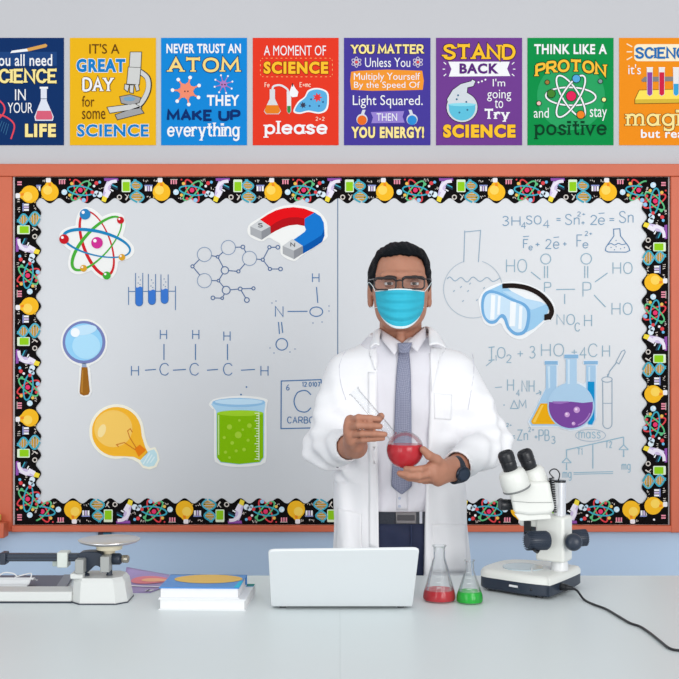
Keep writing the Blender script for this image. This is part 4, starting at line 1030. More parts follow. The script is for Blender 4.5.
# column, arm and head: the head looks along e1, which runs left and away
colp = A0 + e1 * .004 + e2 * .094
U = Vector((0, 0, 1))
zt = lambda py, d=2.485: CZ + (HY - py) / F * d
mb = MB(); mb.lathe([(.019, TZ + .05), (.019, TZ + .066), (.0175, TZ + .069), (.0175, TZ + .085)], mat((222, 223, 224), .3), (colp.x, colp.y, 0), n=36); mb.build('column_collar', mic, sharp=30)
mb = MB(); mb.cyl((colp.x, colp.y, TZ + .06), (colp.x, colp.y, zt(482.5)), .0135, mat((224, 225, 230), .22, metal=.35), n=36); pole = mb.build('column', mic)
mb = MB(); mb.cyl((colp.x, colp.y, zt(482.5)), (colp.x, colp.y, zt(480.6)), .0139, blk, n=36); mb.build('column_cap', mic)
R3 = Matrix((e1, e2, U)).transposed()       # local x = e1, y = e2
# focus block around the column
def ebox(mb, u, v, z0, z1, su, sv, m):
    c = colp + e1 * u + e2 * v; mb.box((c.x, c.y, (z0 + z1) / 2), (su, sv, z1 - z0), m, R3)
mb = MB(); ebox(mb, .012, -.004, zt(561), zt(515.5), .068, .052, cw); mb.build('focus_block', mic, bevel=.006, bseg=3)
mb = MB(); ebox(mb, .055, -.004, zt(528), zt(514), .065, .046, cw); mb.build('arm', mic, bevel=.005, bseg=3)
mb = MB(); ebox(mb, .066, -.014, zt(536), zt(522), .018, .03, blk); mb.build('objective_block', mic, bevel=.002)
# focus knobs: axis across the arm (e2) as the photo shows them left and right of the block
def knob(c, ax, prof, m, nm, ribs=0):
    mb = MB(); mb.lathe(prof, m, c, ax, n=40)
    if ribs:
        for k in range(ribs):
            t = 2 * math.pi * k / ribs; q = Vector((0, 0, 1)).rotation_difference(Vector(ax).normalized())
            r = prof[1][0]; h0, h1 = prof[1][1], prof[-2][1]
            d_ = q @ Vector((math.cos(t), math.sin(t), 0)); mb.tube([Vector(c) + d_ * r + Vector(ax).normalized() * h0, Vector(c) + d_ * r + Vector(ax).normalized() * h1], .0009, m, 6)
    return mb.build(nm, mic, sharp=40)
KL = P(548, 540.3, 2.455); axl = Vector((-.96, -.26, .02))
knob(KL, axl, [(.0185, 0), (.0205, .004), (.0205, .038), (.019, .046), (.0155, .052), (0, .052)], dk, 'focus_knob', 26)
KR = P(570, 538.5, 2.505)
knob(KR, Vector((.97, .2, .03)), [(.0165, 0), (.0185, .003), (.0185, .034), (.017, .039), (0, .039)], dk, 'focus_knob', 24)
knob(P(572.5, 541.5, 2.47), Vector((-.12, -.97, .1)), [(.008, -.004), (.010, .006), (.0185, .014), (.0195, .024), (.017, .033), (.010, .0385), (0, .0395)], dk, 'tension_knob')
mb = MB(); mb.tube([P(541, 546, 2.45), P(537, 552, 2.44), P(535, 551, 2.43), P(533.5, 549.5, 2.425)], [.004, .004, .003, .003], blk); mb.build('clamp_lever', mic)
# head
def hl(pts, d0, dep, m, nm, bev=.006):
    mb = MB(); mb.prism([P(x, y, d0) for x, y in pts], (0.25 * dep, dep, 0), m); return mb.build(nm, mic, bevel=bev, bseg=3, sharp=40)
hl([(508.5, 491), (513, 484.5), (521, 482), (549, 481.5), (551.5, 496), (554.8, 510), (549, 514.6), (530, 516), (513.5, 513.5), (511, 502)], 2.43, .075, cw, 'head', .008)
mb = MB(); mb.tube([P(512.6, 501.2, 2.4285), P(530, 502.6, 2.4285), P(552.4, 502.4, 2.4285)], .0006, mat((150, 152, 150), .5), 6); mb.build('head_seam', mic)
hl([(514, 513.5), (550, 514.5), (551, 519), (520, 521.5)], 2.437, .06, cw, 'head_mount', .002)
knob(P(513.5, 504.5, 2.455), Vector((-.97, -.2, 0)), [(.0095, 0), (.011, .002), (.011, .014), (.0125, .016), (.0125, .030), (.011, .033), (0, .033)], blk, 'zoom_knob', 20)
for (bx, by), (tx, ty), d, w in (((517, 489), (504.6, 451.6), 2.432, 1.0), ((537.5, 486.5), (523.4, 450.6), 2.47, .92)):
    a0 = P(bx, by, d); a1 = P(tx, ty, d - .012); ax = (a1 - a0).normalized(); Ln = (a1 - a0).length
    # white prism housing, ring, black eyepiece
    mb = MB(); mb.lathe([(.0285 * w, .0), (.0312 * w, .004), (.0312 * w, .022), (.0295 * w, .036), (.0265 * w, .0425), (.019, .0465)], cw, a0, ax, n=40); tb = mb.build('eyepiece_tube', mic, sharp=40)
    mb = MB(); mb.lathe([(.0313 * w, -.0005), (.0318 * w, .0005), (.0318 * w, .003), (.0313 * w, .004)], mat((120, 122, 122), .4), a0, ax, n=40); mb.build('tube_ring', mic)
    k = Ln - .0905
    mb = MB(); mb.lathe([(.0150, .044), (.0160, .047 + k * .3), (.0160, .054 + k), (.0168, .0555 + k), (.0168, .066 + k), (.0162, .0675 + k), (.0176, .069 + k), (.0178, .083 + k), (.0162, .088 + k), (.0132, .0905 + k), (.0125, .088 + k), (.0105, .086 + k), (0, .086 + k)], blk, a0, ax, n=40); ep = mb.build('eyepiece', mic, sharp=40)
# coiled lamp lead beside the column
hx = []
a_ = P(551.5, 478, 2.45); b_ = P(554, 512, 2.45)
for i in range(181):
    t = i / 180; c = a_.lerp(b_, t); an = t * 15 * 2 * math.pi; r = .0052
    hx.append(c + Vector((math.cos(an) * r, math.sin(an) * r, 0)))
loop = catmull([tuple(colp + Vector((-.004, -.004, zt(481) - colp.z))), tuple(P(559.6, 474, 2.465)), tuple(P(556.5, 469.5, 2.46)), tuple(P(552, 469.5, 2.455)), tuple(P(549.6, 473, 2.45)), tuple(hx[0])], 8)
mb = MB(); mb.tube([Vector(p) for p in loop], .0014, blk, 8); mb.tube(hx, .0017, blk, 6); mb.build('coiled_lead', mic)
# power plug and cord
cord = empty('power_cord', (.52, 2.42, TZ), 'black power cord running from the microscope base to the right edge', 'cord')
plug0 = A0 + e2 * .055 + e1 * -.014 + Vector((0, 0, .021)); pax = Vector((.80, -.60, 0)).normalized()
mb = MB(); mb.cyl(plug0 - pax * .002, plug0 + pax * .016, .0085, blk, r2=.0075, n=20); mb.cyl(plug0 + pax * .016, plug0 + pax * .030, .0058, blk, r2=.004, n=16); mb.build('plug', cord)
cp = [plug0 + pax * .026, plug0 + pax * .04 + Vector((0, 0, -.004))]
pts = [(584, 599.5), (594, 604.5), (606, 609), (618, 616), (630, 623), (640, 626.5), (650, 633), (660, 641), (670, 648.5), (682, 651), (700, 655), (730, 662)]
cp += [on_table(x, y, TZ + .0028) for x, y in pts]
mb = MB(); mb.tube([Vector(p) for p in catmull([tuple(p) for p in cp], 8)], .0025, blk, 10); mb.build('cable', cord)

# ------------------------------------------------------------------ triple beam balance
gw = mat((214, 216, 214), .42, noise=.02, nscale=8); navy = mat((34, 44, 60), .4, noise=.05); grey = mat((160, 162, 160), .4)
bal = empty('beam_balance', (-.5, 2.42, TZ), 'white beam balance with a round steel pan at the left of the bench', 'balance scale')
def tz(py, d): return CZ + (HY - py) / F * d
f0 = 2.363; bk = 2.475
def octa(x0, x1, y0, y1, c, z): return [Vector(p + (z,)) for p in ((x0 + c, y0), (x1 - c, y0), (x1, y0 + c), (x1, y1 - c), (x1 - c, y1), (x0 + c, y1), (x0, y1 - c), (x0, y0 + c))]
X = lambda px, d=2.40: (px - CX) / F * d
mb = MB(); loft(mb, [octa(X(73), X(129.5), f0 - .002, bk, .022, TZ), octa(X(73), X(129.5), f0 - .002, bk, .022, TZ + .0025)], navy); mb.build('base_gasket', bal, sharp=20)
mb = MB(); loft(mb, [octa(X(73.6), X(129), f0, bk - .002, .022, TZ + .0025), octa(X(75), X(125.5), f0 + .006, bk - .008, .02, TZ + .046), octa(X(77), X(122.5), f0 + .011, bk - .013, .018, TZ + .0545)], gw); mb.build('housing', bal, sharp=20)
mb = MB(); mb.box(((X(74) + -.98) / 2, f0 + .045, TZ + .0135), (X(74) + .98, .06, .022), gw); mb.build('base_arm', bal, bevel=.003)
mb = MB(); mb.box(((X(74) + -.98) / 2, f0 + .045, TZ + .0012), (X(74) + .98, .062, .0024), navy); mb.build('base_gasket', bal, smooth=False)
zb = lambda py: tz(py, 2.41)
yb = 2.412
mb = MB(); mb.box(((X(-40) + X(84)) / 2, yb, (zb(553.5) + zb(561)) / 2), (X(84) - X(-40), .016, zb(553.5) - zb(561)), navy)
for dz in (.004, -.003): mb.box(((X(-40) + X(84)) / 2, yb - .009, (zb(553.5) + zb(561)) / 2 + dz), (X(84) - X(-40), .003, .002), mat((64, 76, 92), .4))
mb.build('beam', bal, bevel=.001)
mb = MB(); hub = catmull([(80, 553.2), (86, 551), (98, 551), (104, 554), (106, 560), (105, 568), (97, 564.5), (88, 572), (84.5, 570), (82, 562)], 4, True)
mb.prism([Vector((X(x, yb), yb - .016, zb(y))) for x, y in hub], (0, .032, 0), navy); mb.build('beam_hub', bal, bevel=.002)
mb = MB(); mb.box((X(3.5, 2.405), yb, zb(558)), (.013, .03, .026), navy); mb.build('beam_stop', bal, bevel=.002)
mb = MB(); mb.box((X(64, yb), yb, zb(559)), (X(69.5) - X(59), .034, zb(551.3) - zb(566.5)), mat((206, 212, 206), .4)); mb.box((X(58.5, yb), yb + .01, zb(563)), (.03, .012, .018), mat((188, 198, 192), .4)); mb.build('sliding_weight', bal, bevel=.002)
for a, b, c, d in ((77, 85.5, 556.5, 570.5), (102, 111, 553.5, 569)):
    mb = MB(); mb.box((X((a + b) / 2, 2.39), 2.385, (zb(c) + zb(d)) / 2), (X(b) - X(a), .03, zb(c) - zb(d)), grey); mb.build('bearing_plate', bal, bevel=.002)
mb = MB(); mb.lathe([(.014, TZ + .052), (.013, TZ + .058), (.008, TZ + .060), (.006, TZ + .085)], navy, (X(83), 2.405, 0), n=24); mb.lathe([(.009, TZ + .052), (.006, TZ + .058), (.006, TZ + .1)], navy, (X(108.5), 2.41, 0), n=24); mb.build('pivot_post', bal, sharp=40)
mb = MB(); mb.box((X(79), 2.40, TZ + .058), (.028, .05, .012), gw); mb.build('pivot_block', bal, bevel=.003)
mb = MB(); ax = Vector((1, -.1, .02)); mb.lathe([(.010, 0), (.0125, .004), (.0125, .02), (.010, .023), (.006, .024), (.006, .026)], navy, (X(110.5), 2.405, zb(558.5)), ax, n=28); mb.build('zero_knob', bal, sharp=40)
mb = MB(); mb.lathe([(.007, .025), (.0085, .027), (.0085, .038), (.006, .040), (0, .040)], mat((170, 164, 150), .3, metal=.8), (X(110.5), 2.405, zb(558.5)), ax, n=24); mb.build('knob_cap', bal, sharp=40)
pc = (X(109.3, 2.42), 2.42); zr = tz(540.6, 2.42)
mb = MB(); mb.lathe([(.0275, zr - .0185), (.0285, zr - .014), (.030, zr - .0085), (.034, zr - .006)], mat((224, 214, 188), .5), (pc[0], pc[1], 0), n=44); mb.lathe([(.012, zr - .034), (.013, zr - .019)], mat((224, 214, 188), .5), (pc[0], pc[1], 0), n=24); mb.build('pan_support', bal, sharp=40)
mb = MB(); mb.lathe([(0, zr - .0065), (.034, zr - .0065), (.052, zr - .005), (.0645, zr - .001), (.0672, zr + .002), (.0670, zr + .0032), (.0640, zr + .0020), (.05, zr - .001), (0, zr - .0015)], mat((204, 204, 206), .3, metal=.75), (pc[0], pc[1], 0), n=64, cap=False); mb.build('pan', bal, sharp=40)

# ------------------------------------------------------------------ folder and mask on the bench, far left
def flat_px(pts, z): return [on_table(x, y, z) for x, y in pts]
fol = empty('document_folder', on_table(20, 584), 'dark grey folder lying flat at the far left behind the balance', 'folder')
zf = TZ + .001
q = [on_table(-70, 591.8, zf), on_table(66, 591.8, zf), on_table(73.5, 577.6, zf), on_table(-60, 577.6, zf)]
# keep clear of the balance arm
q[0].y = q[1].y = 2.46
mb = MB(); mb.prism(q, (0, 0, .006), mat((94, 96, 112), .55, noise=.04)); mb.build('cover', fol, bevel=.001)
mb = MB(); a, b = q[1], q[2]; w_ = Vector((-.022, 0, 0)); mb.prism([a + w_ + U * .0065, a + U * .0065, b + U * .0065, b + w_ + U * .0065], (0, 0, .0012), mat((128, 132, 142), .5)); mb.build('spine_strip', fol, smooth=False)
fm = empty('face_mask', Vector((X(14, 2.52), 2.53, TZ + .008)), 'folded white face mask lying on the dark folder at the left edge', 'face mask')
zz = TZ + .0085
mb = MB()
x0, x1 = X(-14, 2.5), X(29.5, 2.5)
mb.grid(lambda u, v: Vector((x0 + (x1 - x0) * u + .012 * v * (u - .3), 2.475 + .065 * v, zz + .003 + .014 * math.sin(math.pi * v * .9) + .0022 * math.sin(v * 20))), 14, 26, mat((232, 234, 236), .85, bump=.1, bscale=300))
mb.build('pleated_cloth', fm, solid=.0012, sharp=80)
for xa, xb in ((.30, .42), (.93, 1.0)):
    xx = x0 + (x1 - x0) * xa
    pts = [Vector((xx - .006, 2.50, zz + .012)), Vector((xx - .004, 2.515, zz + .024)), Vector((xx + .004, 2.53, zz + .028)), Vector((xx + .02, 2.54, zz + .024)), Vector((xx + .028, 2.545, zz + .016))] if xa < .5 else [Vector((xx - .04, 2.545, zz + .014)), Vector((xx - .015, 2.545, zz + .021)), Vector((xx + .003, 2.53, zz + .025)), Vector((xx + .004, 2.51, zz + .012))]
    mb = MB(); mb.tube([Vector(p) for p in catmull([tuple(p) for p in pts], 6)], .0014, mat((238, 238, 238), .8), 8); mb.build('ear_loop', fm)

# ------------------------------------------------------------------ magazine behind the balance
mag = empty('magazine', (X(150, 2.5), 2.52, TZ), 'lilac magazine with a pink and orange cover between the balance and the books', 'magazine')
M0, M1, M2, M3 = on_table(118, 592.5, TZ + .001), on_table(150, 592.5, TZ + .001), P(186, 576.6, 2.62), P(126.5, 567.3, 2.60)
M0.x += .0; M3.z = max(M3.z, TZ + .02); M2.z = TZ + .006
lil = mat((168, 148, 196), .4, noise=.06, nscale=9)
def mpt(u, v, off=0):
    p = M0.lerp(M1, u).lerp(M3.lerp(M2, u), v); sag = -.010 * math.sin(math.pi * v) * (1 - u)
    p = p + Vector((0, 0, sag + off)); p.z = max(p.z, TZ + .001 + off); return p
mb = MB(); mb.grid(lambda u, v: mpt(u, v), 10, 16, lil); mb.build('cover', mag, solid=.0022, sharp=80)
mb = MB(); mb.grid(lambda u, v: mpt(.02 + .96 * u, .28 + .055 * v + .10 * (1 - u) , .0024), 10, 2, ink(236, 234, 240)); mb.build('white_band', mag)
mb = MB()
vs = [(.52 + .36 * math.cos(t) * 1.0, .66 + .17 * math.sin(t) + .05 * math.cos(t)) for t in [2 * math.pi * k / 28 for k in range(28)]]
mb.add([mpt(u, v, .0024) for u, v in vs] + [mpt(.52, .66, .0026)], [(i, (i + 1) % 28, 28) for i in range(28)], ink(232, 142, 150))
vs2 = [(.6 + .24 * math.cos(t), .665 + .08 * math.sin(t) + .03 * math.cos(t)) for t in [2 * math.pi * k / 28 for k in range(28)]]
mb.add([mpt(u, v, .0032) for u, v in vs2] + [mpt(.6, .665, .0034)], [(i, (i + 1) % 28, 28) for i in range(28)], ink(248, 186, 150))
mb.build('cover_picture', mag)
mb = MB(); mb.grid(lambda u, v: mpt(.80 + .2 * u, .02 + .10 * v, .0024), 4, 3, ink(240, 240, 242)); mb.build('label_strip', mag)
mb = MB(); mb.grid(lambda u, v: mpt(.86 + .05 * u, .0 + .10 * v, .0034), 2, 3, ink(30, 30, 40)); mb.build('dark_mark', mag)

# ------------------------------------------------------------------ two books
def book(name, label, p0, w, dep, h, z, cover, pages, yaw, top_art=None):
    root = empty(name, p0 + Vector((w / 2, dep / 2, z - TZ)), label, 'book', 'books stacked on the bench')
    R = Matrix.Rotation(yaw, 4, 'Z'); T = lambda x, y, zz: p0 + R @ Vector((x, y, 0)) + U * (zz - TZ)
    c = .0022
    mb = MB(); mb.prism([T(.003, .003, z + c), T(w - .003, .003, z + c), T(w - .003, dep - .004, z + c), T(.003, dep - .004, z + c)], (0, 0, h - 2 * c), mat(pages, .8, noise=.03, nscale=60)); mb.build('page_block', root, smooth=False)
    for zz, nm in ((z, 'back_cover'), (z + h - c, 'front_cover')):
        mb = MB(); mb.prism([T(0, 0, zz), T(w, 0, zz), T(w, dep, zz), T(0, dep, zz)], (0, 0, c), cover if nm == 'front_cover' else mat((226, 228, 230), .5)); fc = mb.build(nm, root, smooth=False)
    mb = MB(); mb.prism([T(-.001, dep - .003, z), T(w + .001, dep - .003, z), T(w + .001, dep + .001, z), T(-.001, dep + .001, z)], (0, 0, h), cover); mb.build('spine', root, smooth=False)
    if top_art: top_art(lambda x, y, o=.0004: T(x, y, z + h + o), fc, w, dep)
    return root
pb = on_table(158.5, 610.0)
h1 = .024; h2 = .0235
def art1(T, fc, w, d):
    mb = MB(); mb.add([T(.0, d * .86), T(w, d * .86), T(w, d), T(0, d)], [(0, 1, 2, 3)], ink(64, 140, 130)); mb.add([T(w * .55, d * .80), T(w, d * .80), T(w, d * .87), T(w * .55, d * .87)], [(0, 1, 2, 3)], ink(130, 180, 210)); mb.build('cover_print', fc, smooth=False)
book('book', 'thick white book at the bottom of the two-book stack', pb, .184, .158, h1, TZ, mat((232, 234, 236), .45), (234, 234, 234), -.05, art1)
def art2(T, fc, w, d):
    mb = MB(); n = 36
    mb.add([T(w * (.54 + .44 * math.cos(2 * math.pi * k / n)), d * (.64 + .34 * math.sin(2 * math.pi * k / n)), .0006) for k in range(n)], [tuple(range(n))], ink(232, 192, 112))
    mb.build('cover_print', fc, smooth=False, label='yellow oval on the blue cover')
    mb = MB(); mb.add([T(w * .93, 0, .0004), T(w, 0, .0004), T(w, d * .5, .0004), T(w * .96, d * .5, .0004)], [(0, 1, 2, 3)], ink(70, 190, 226)); mb.build('corner_print', fc, smooth=False)
book('book', 'blue book with a yellow oval on its cover, on top of the two-book stack', pb + Vector((.001, .001, 0)), .169, .138, h2, TZ + h1, mat((66, 140, 214), .4), (232, 232, 234), -.03, art2)
# ------------------------------------------------------------------ volumes for the figure: signed distance fields meshed by surface nets
class Field:
    def __init__(s, lo, hi, h):
        s.lo = np.array(lo, float); s.h = h
        s.n = np.ceil((np.array(hi, float) - s.lo) / h).astype(int) + 1
        s.a = np.full(tuple(s.n), 0.2, np.float32)
        s.ax = [(s.lo[i] + h * np.arange(s.n[i])).astype(np.float32) for i in range(3)]
    def sl(s, lo, hi):
        out = []
        for i in range(3):
            a = max(0, int((lo[i] - s.lo[i]) / s.h) - 1); b = min(s.n[i], int((hi[i] - s.lo[i]) / s.h) + 3)
            out.append(slice(a, max(a, b)))
        return tuple(out)
    def co(s, q):
        return s.ax[0][q[0]][:, None, None], s.ax[1][q[1]][None, :, None], s.ax[2][q[2]][None, None, :]
    def add(s, fn, lo, hi, k=0.0, pad=None):
        pad = max(k * 1.5, .02) if pad is None else pad
        q = s.sl(np.array(lo) - pad, np.array(hi) + pad)
        if any(x.stop <= x.start for x in q): return s
        d = fn(*s.co(q)).astype(np.float32); o = s.a[q]
        if k > 0:
            h = np.clip(.5 + .5 * (o - d) / k, 0, 1); s.a[q] = o * (1 - h) + d * h - k * h * (1 - h)
        else: s.a[q] = np.minimum(o, d)
        return s
    def cut(s, fn, lo, hi, k=0.0):
        q = s.sl(lo, hi)
        d = -fn(*s.co(q)).astype(np.float32); o = s.a[q]
        if k > 0:
            h = np.clip(.5 - .5 * (o - d) / k, 0, 1); s.a[q] = o * (1 - h) + d * h + k * h * (1 - h)
        else: s.a[q] = np.maximum(o, d)
        return s
    def warp(s, fn, lo, hi):
        q = s.sl(lo, hi); s.a[q] = s.a[q] + fn(*s.co(q)).astype(np.float32); return s
    def cap(s, a, b, ra, rb, k=0.0):
        a = np.array(a, float); b = np.array(b, float); d = b - a; L2 = d @ d + 1e-12; R = max(ra, rb)
        def f(x, y, z):
            t = np.clip(((x - a[0]) * d[0] + (y - a[1]) * d[1] + (z - a[2]) * d[2]) / L2, 0, 1)
            return np.sqrt((x - a[0] - t * d[0]) ** 2 + (y - a[1] - t * d[1]) ** 2 + (z - a[2] - t * d[2]) ** 2) - (ra + (rb - ra) * t)
        return s.add(f, np.minimum(a, b) - R, np.maximum(a, b) + R, k)
    def ell(s, c, r, k=0.0):
        return s.add(ell_f(c, r), np.array(c) - r, np.array(c) + r, k)
    def chain(s, pts, rad, k=0.0):
        for i in range(len(pts) - 1): s.cap(pts[i], pts[i + 1], rad[i], rad[i + 1], k)
        return s
    def front(s):
        """depth map: first crossing along +y for every (x, z) column"""
        neg = s.a < 0; j = neg.argmax(1); hit = neg.any(1)
        jj = np.clip(j, 1, None); I, K_ = np.meshgrid(np.arange(s.n[0]), np.arange(s.n[2]), indexing='ij')
        a = s.a[I, jj - 1, K_]; b = s.a[I, jj, K_]
        y = s.ax[1][jj - 1] + s.h * a / (a - b + 1e-9)
        return np.where(hit, y, np.nan)
    def mesh(s, name):
        A = s.a; n0, n1, n2 = A.shape
        S = A < 0
        c = np.zeros((n0 - 1, n1 - 1, n2 - 1), np.int8)
        for i in (0, 1):
            for j in (0, 1):
                for k in (0, 1): c += S[i:n0 - 1 + i, j:n1 - 1 + j, k:n2 - 1 + k]
        act = (c > 0) & (c < 8)
        I, J, K_ = np.nonzero(act)
        idx = np.full(act.shape, -1, np.int32); idx[I, J, K_] = np.arange(len(I))
        P_ = np.zeros((len(I), 3)); cnt = np.zeros(len(I))
        cor = [(i, j, k) for i in (0, 1) for j in (0, 1) for k in (0, 1)]
        for ax in range(3):
            for o in cor:
                if o[ax]: continue
                e = list(o); e[ax] = 1
                a = A[I + o[0], J + o[1], K_ + o[2]]; b = A[I + e[0], J + e[1], K_ + e[2]]
                m = (a < 0) != (b < 0); t = np.where(m, a / (a - b + 1e-12), 0)
                p = np.zeros((len(I), 3)); p[:] = o; p[:, ax] += t
                P_[m] += p[m]; cnt[m] += 1
        P_ = P_ / cnt[:, None] + np.stack([I, J, K_], 1)
        V = s.lo + P_ * s.h
        faces = []
        for ax in range(3):
            u, v = (ax + 1) % 3, (ax + 2) % 3
            sa = [slice(None)] * 3; sb = [slice(None)] * 3
            sa[ax] = slice(0, -1); sb[ax] = slice(1, None)
            e = S[tuple(sa)] != S[tuple(sb)]
            w = np.argwhere(e)
            w = w[(w[:, u] > 0) & (w[:, v] > 0) & (w[:, u] < A.shape[u] - 1) & (w[:, v] < A.shape[v] - 1)]
            q = []
            for du, dv in ((-1, -1), (0, -1), (0, 0), (-1, 0)):
                t = w.copy(); t[:, u] += du; t[:, v] += dv; q.append(idx[t[:, 0], t[:, 1], t[:, 2]])
            q = np.stack(q, 1); ins = S[w[:, 0], w[:, 1], w[:, 2]]
            q[~ins] = q[~ins][:, ::-1]
            faces.append(q)
        Fq = np.concatenate(faces)
        me = bpy.data.meshes.new(name)
        me.vertices.add(len(V)); me.vertices.foreach_set('co', V.astype(np.float32).ravel())
        me.loops.add(len(Fq) * 4); me.loops.foreach_set('vertex_index', Fq.astype(np.int32).ravel())
        me.polygons.add(len(Fq)); me.polygons.foreach_set('loop_start', np.arange(len(Fq), dtype=np.int32) * 4)
        me.update(calc_edges=True); me.validate()
        return me

def ell_f(c, r):
    def f(x, y, z):
        px, py, pz = (x - c[0]) / r[0], (y - c[1]) / r[1], (z - c[2]) / r[2]
        k0 = np.sqrt(px * px + py * py + pz * pz)
        k1 = np.sqrt((px / r[0]) ** 2 + (py / r[1]) ** 2 + (pz / r[2]) ** 2) + 1e-6
        return k0 * (k0 - 1) / k1
    return f
def box_f(lo, hi, r=0.0):
    c = [(a + b) / 2 for a, b in zip(lo, hi)]; e = [(b - a) / 2 - r for a, b in zip(lo, hi)]
    def f(x, y, z):
        qx, qy, qz = np.abs(x - c[0]) - e[0], np.abs(y - c[1]) - e[1], np.abs(z - c[2]) - e[2]
        return np.sqrt(np.maximum(qx, 0) ** 2 + np.maximum(qy, 0) ** 2 + np.maximum(qz, 0) ** 2) + np.minimum(np.maximum(qx, np.maximum(qy, qz)), 0) - r
    return f
def loft_f(tab, n=2.4):
    T = np.array(sorted(tab))
    def f(x, y, z):
        zz = np.ravel(z); g = [np.interp(zz, T[:, 0], T[:, i])[None, None, :] for i in range(1, 5)]
        d = ((np.abs((x - g[2]) / g[0]) ** n + np.abs((y - g[3]) / g[1]) ** n) ** (1 / n) - 1) * np.minimum(g[0], g[1])
        return np.maximum(d, np.maximum(z - T[-1, 0], T[0, 0] - z))
    return f

BX = .158                        # body axis
BYc = 2.868
V3 = lambda v: np.array(tuple(v), float)

# joints
S_R = np.array([BX - .128, 2.868, 1.383]); S_L = np.array([BX + .135, 2.868, 1.383])
E_R = V3(P(326, 447.5, 2.79)); E_L = V3(P(489, 444, 2.80))
W_R = V3(P(355.5, 446.5, 2.605)); W_L = V3(P(452.5, 469, 2.595))

person = empty('person', (BX, 2.86, 0), 'person in white lab coat, blue mask and glasses holding a flask behind the bench', 'person')
skin = bpy.data.materials.new('warm_brown_skin'); skin.use_nodes = True
b_ = skin.node_tree.nodes['Principled BSDF']
b_.inputs['Base Color'].default_value = (s2l(176), s2l(122), s2l(98), 1); b_.inputs['Roughness'].default_value = .55
b_.inputs['Subsurface Weight'].default_value = .06; b_.inputs['Subsurface Radius'].default_value = (.01, .004, .002); b_.inputs['Subsurface Scale'].default_value = .3
nn = skin.node_tree.nodes.new('ShaderNodeTexNoise'); nn.inputs['Scale'].default_value = 45; nn.inputs['Detail'].default_value = 4
tcn = skin.node_tree.nodes.new('ShaderNodeTexCoord'); mxn = skin.node_tree.nodes.new('ShaderNodeMix'); mxn.data_type = 'RGBA'
mxn.inputs[6].default_value = (s2l(168), s2l(113), s2l(90), 1); mxn.inputs[7].default_value = (s2l(186), s2l(132), s2l(108), 1)
skin.node_tree.links.new(tcn.outputs['Object'], nn.inputs['Vector']); skin.node_tree.links.new(nn.outputs['Fac'], mxn.inputs[0]); skin.node_tree.links.new(mxn.outputs[2], b_.inputs['Base Color'])

HX = P(400.9, 285, 2.80).x       # head axis
eyez = 1.43 + (358 - 283.5) / F * 2.76
body = Field((-.16, 2.40, .0), (.50, 3.02, 1.75), .003)
hc = np.array([HX, 2.856, 1.640])
body.ell(hc, (.0735, .0945, .088))
body.ell((HX, 2.818, 1.585), (.0665, .072, .082), .03)                 # face
body.ell((HX, 2.804, 1.547), (.0560, .052, .042), .03)                 # jaw
body.ell((HX, 2.768, 1.523), (.0200, .020, .018), .02)                 # chin
for sx in (-1, 1):
    body.ell((HX + sx * .040, 2.782, 1.590), (.022, .022, .020), .02)  # cheekbone
    body.cap((HX + sx * .010, 2.752, eyez + .019), (HX + sx * .046, 2.768, eyez + .020), .009, .008, .014)   # brow
    body.cut(ell_f((HX + sx * .0315, 2.742, eyez), (.0165, .020, .0105)), (HX + sx * .0315 - .03, 2.70, eyez - .03), (HX + sx * .0315 + .03, 2.80, eyez + .03), .008)
    # ear: bowl with rim and lobe
    ex = HX + sx * .0765
    body.ell((ex, 2.862, 1.598), (.0085, .020, .0315), .006)
    body.ell((ex - sx * .001, 2.856, 1.572), (.007, .011, .012), .006)
    body.cut(ell_f((ex + sx * .010, 2.858, 1.600), (.007, .010, .019)), (ex - .03, 2.82, 1.56), (ex + .03, 2.90, 1.64), .004)
body.cap((HX, 2.752, eyez + .004), (HX, 2.733, eyez - .030), .0075, .011, .012)      # nose
for sx in (-1, 1): body.ell((HX + sx * .011, 2.744, eyez - .035), (.0085, .011, .0085), .006)
body.cap((HX - .018, 2.752, eyez - .066), (HX + .018, 2.752, eyez - .066), .006, .006, .008)   # lips
body.cap((HX - .015, 2.753, eyez - .075), (HX + .015, 2.753, eyez - .075), .006, .006, .008)
body.cap((HX + .003, 2.880, 1.40), (HX + .003, 2.862, 1.575), .0560, .0540, .02)                # neck
body.ell((HX, 2.806, 1.478), (.012, .012, .016), .012)
tors = [(.86, .140, .098, BX, BYc), (1.0, .138, .10, BX, BYc), (1.15, .135, .096, BX, BYc), (1.30, .145, .10, BX, BYc), (1.39, .14, .092, BX, BYc + .004), (1.435, .105, .07, BX, BYc + .01), (1.46, .065, .055, BX, BYc + .015)]
body.add(loft_f(tors), (BX - .15, 2.74, .86), (BX + .15, 3.0, 1.46), .02)
for S_, E_, W_2 in ((S_R, E_R, W_R), (S_L, E_L, W_L)):
    body.cap(S_, E_, .046, .038, .015); body.cap(E_, W_2, .038, .0265, .012)
for sx in (-1, 1):
    hip = np.array([BX + sx * .075, 2.872, .88]); kn = np.array([BX + sx * .085, 2.868, .48]); an = np.array([BX + sx * .09, 2.885, .09])
    body.cap(hip, kn, .075, .05, .04); body.cap(kn, an, .05, .036, .02)
    body.cap(an, an + np.array([0, -.13, -.05]), .034, .024, .02)

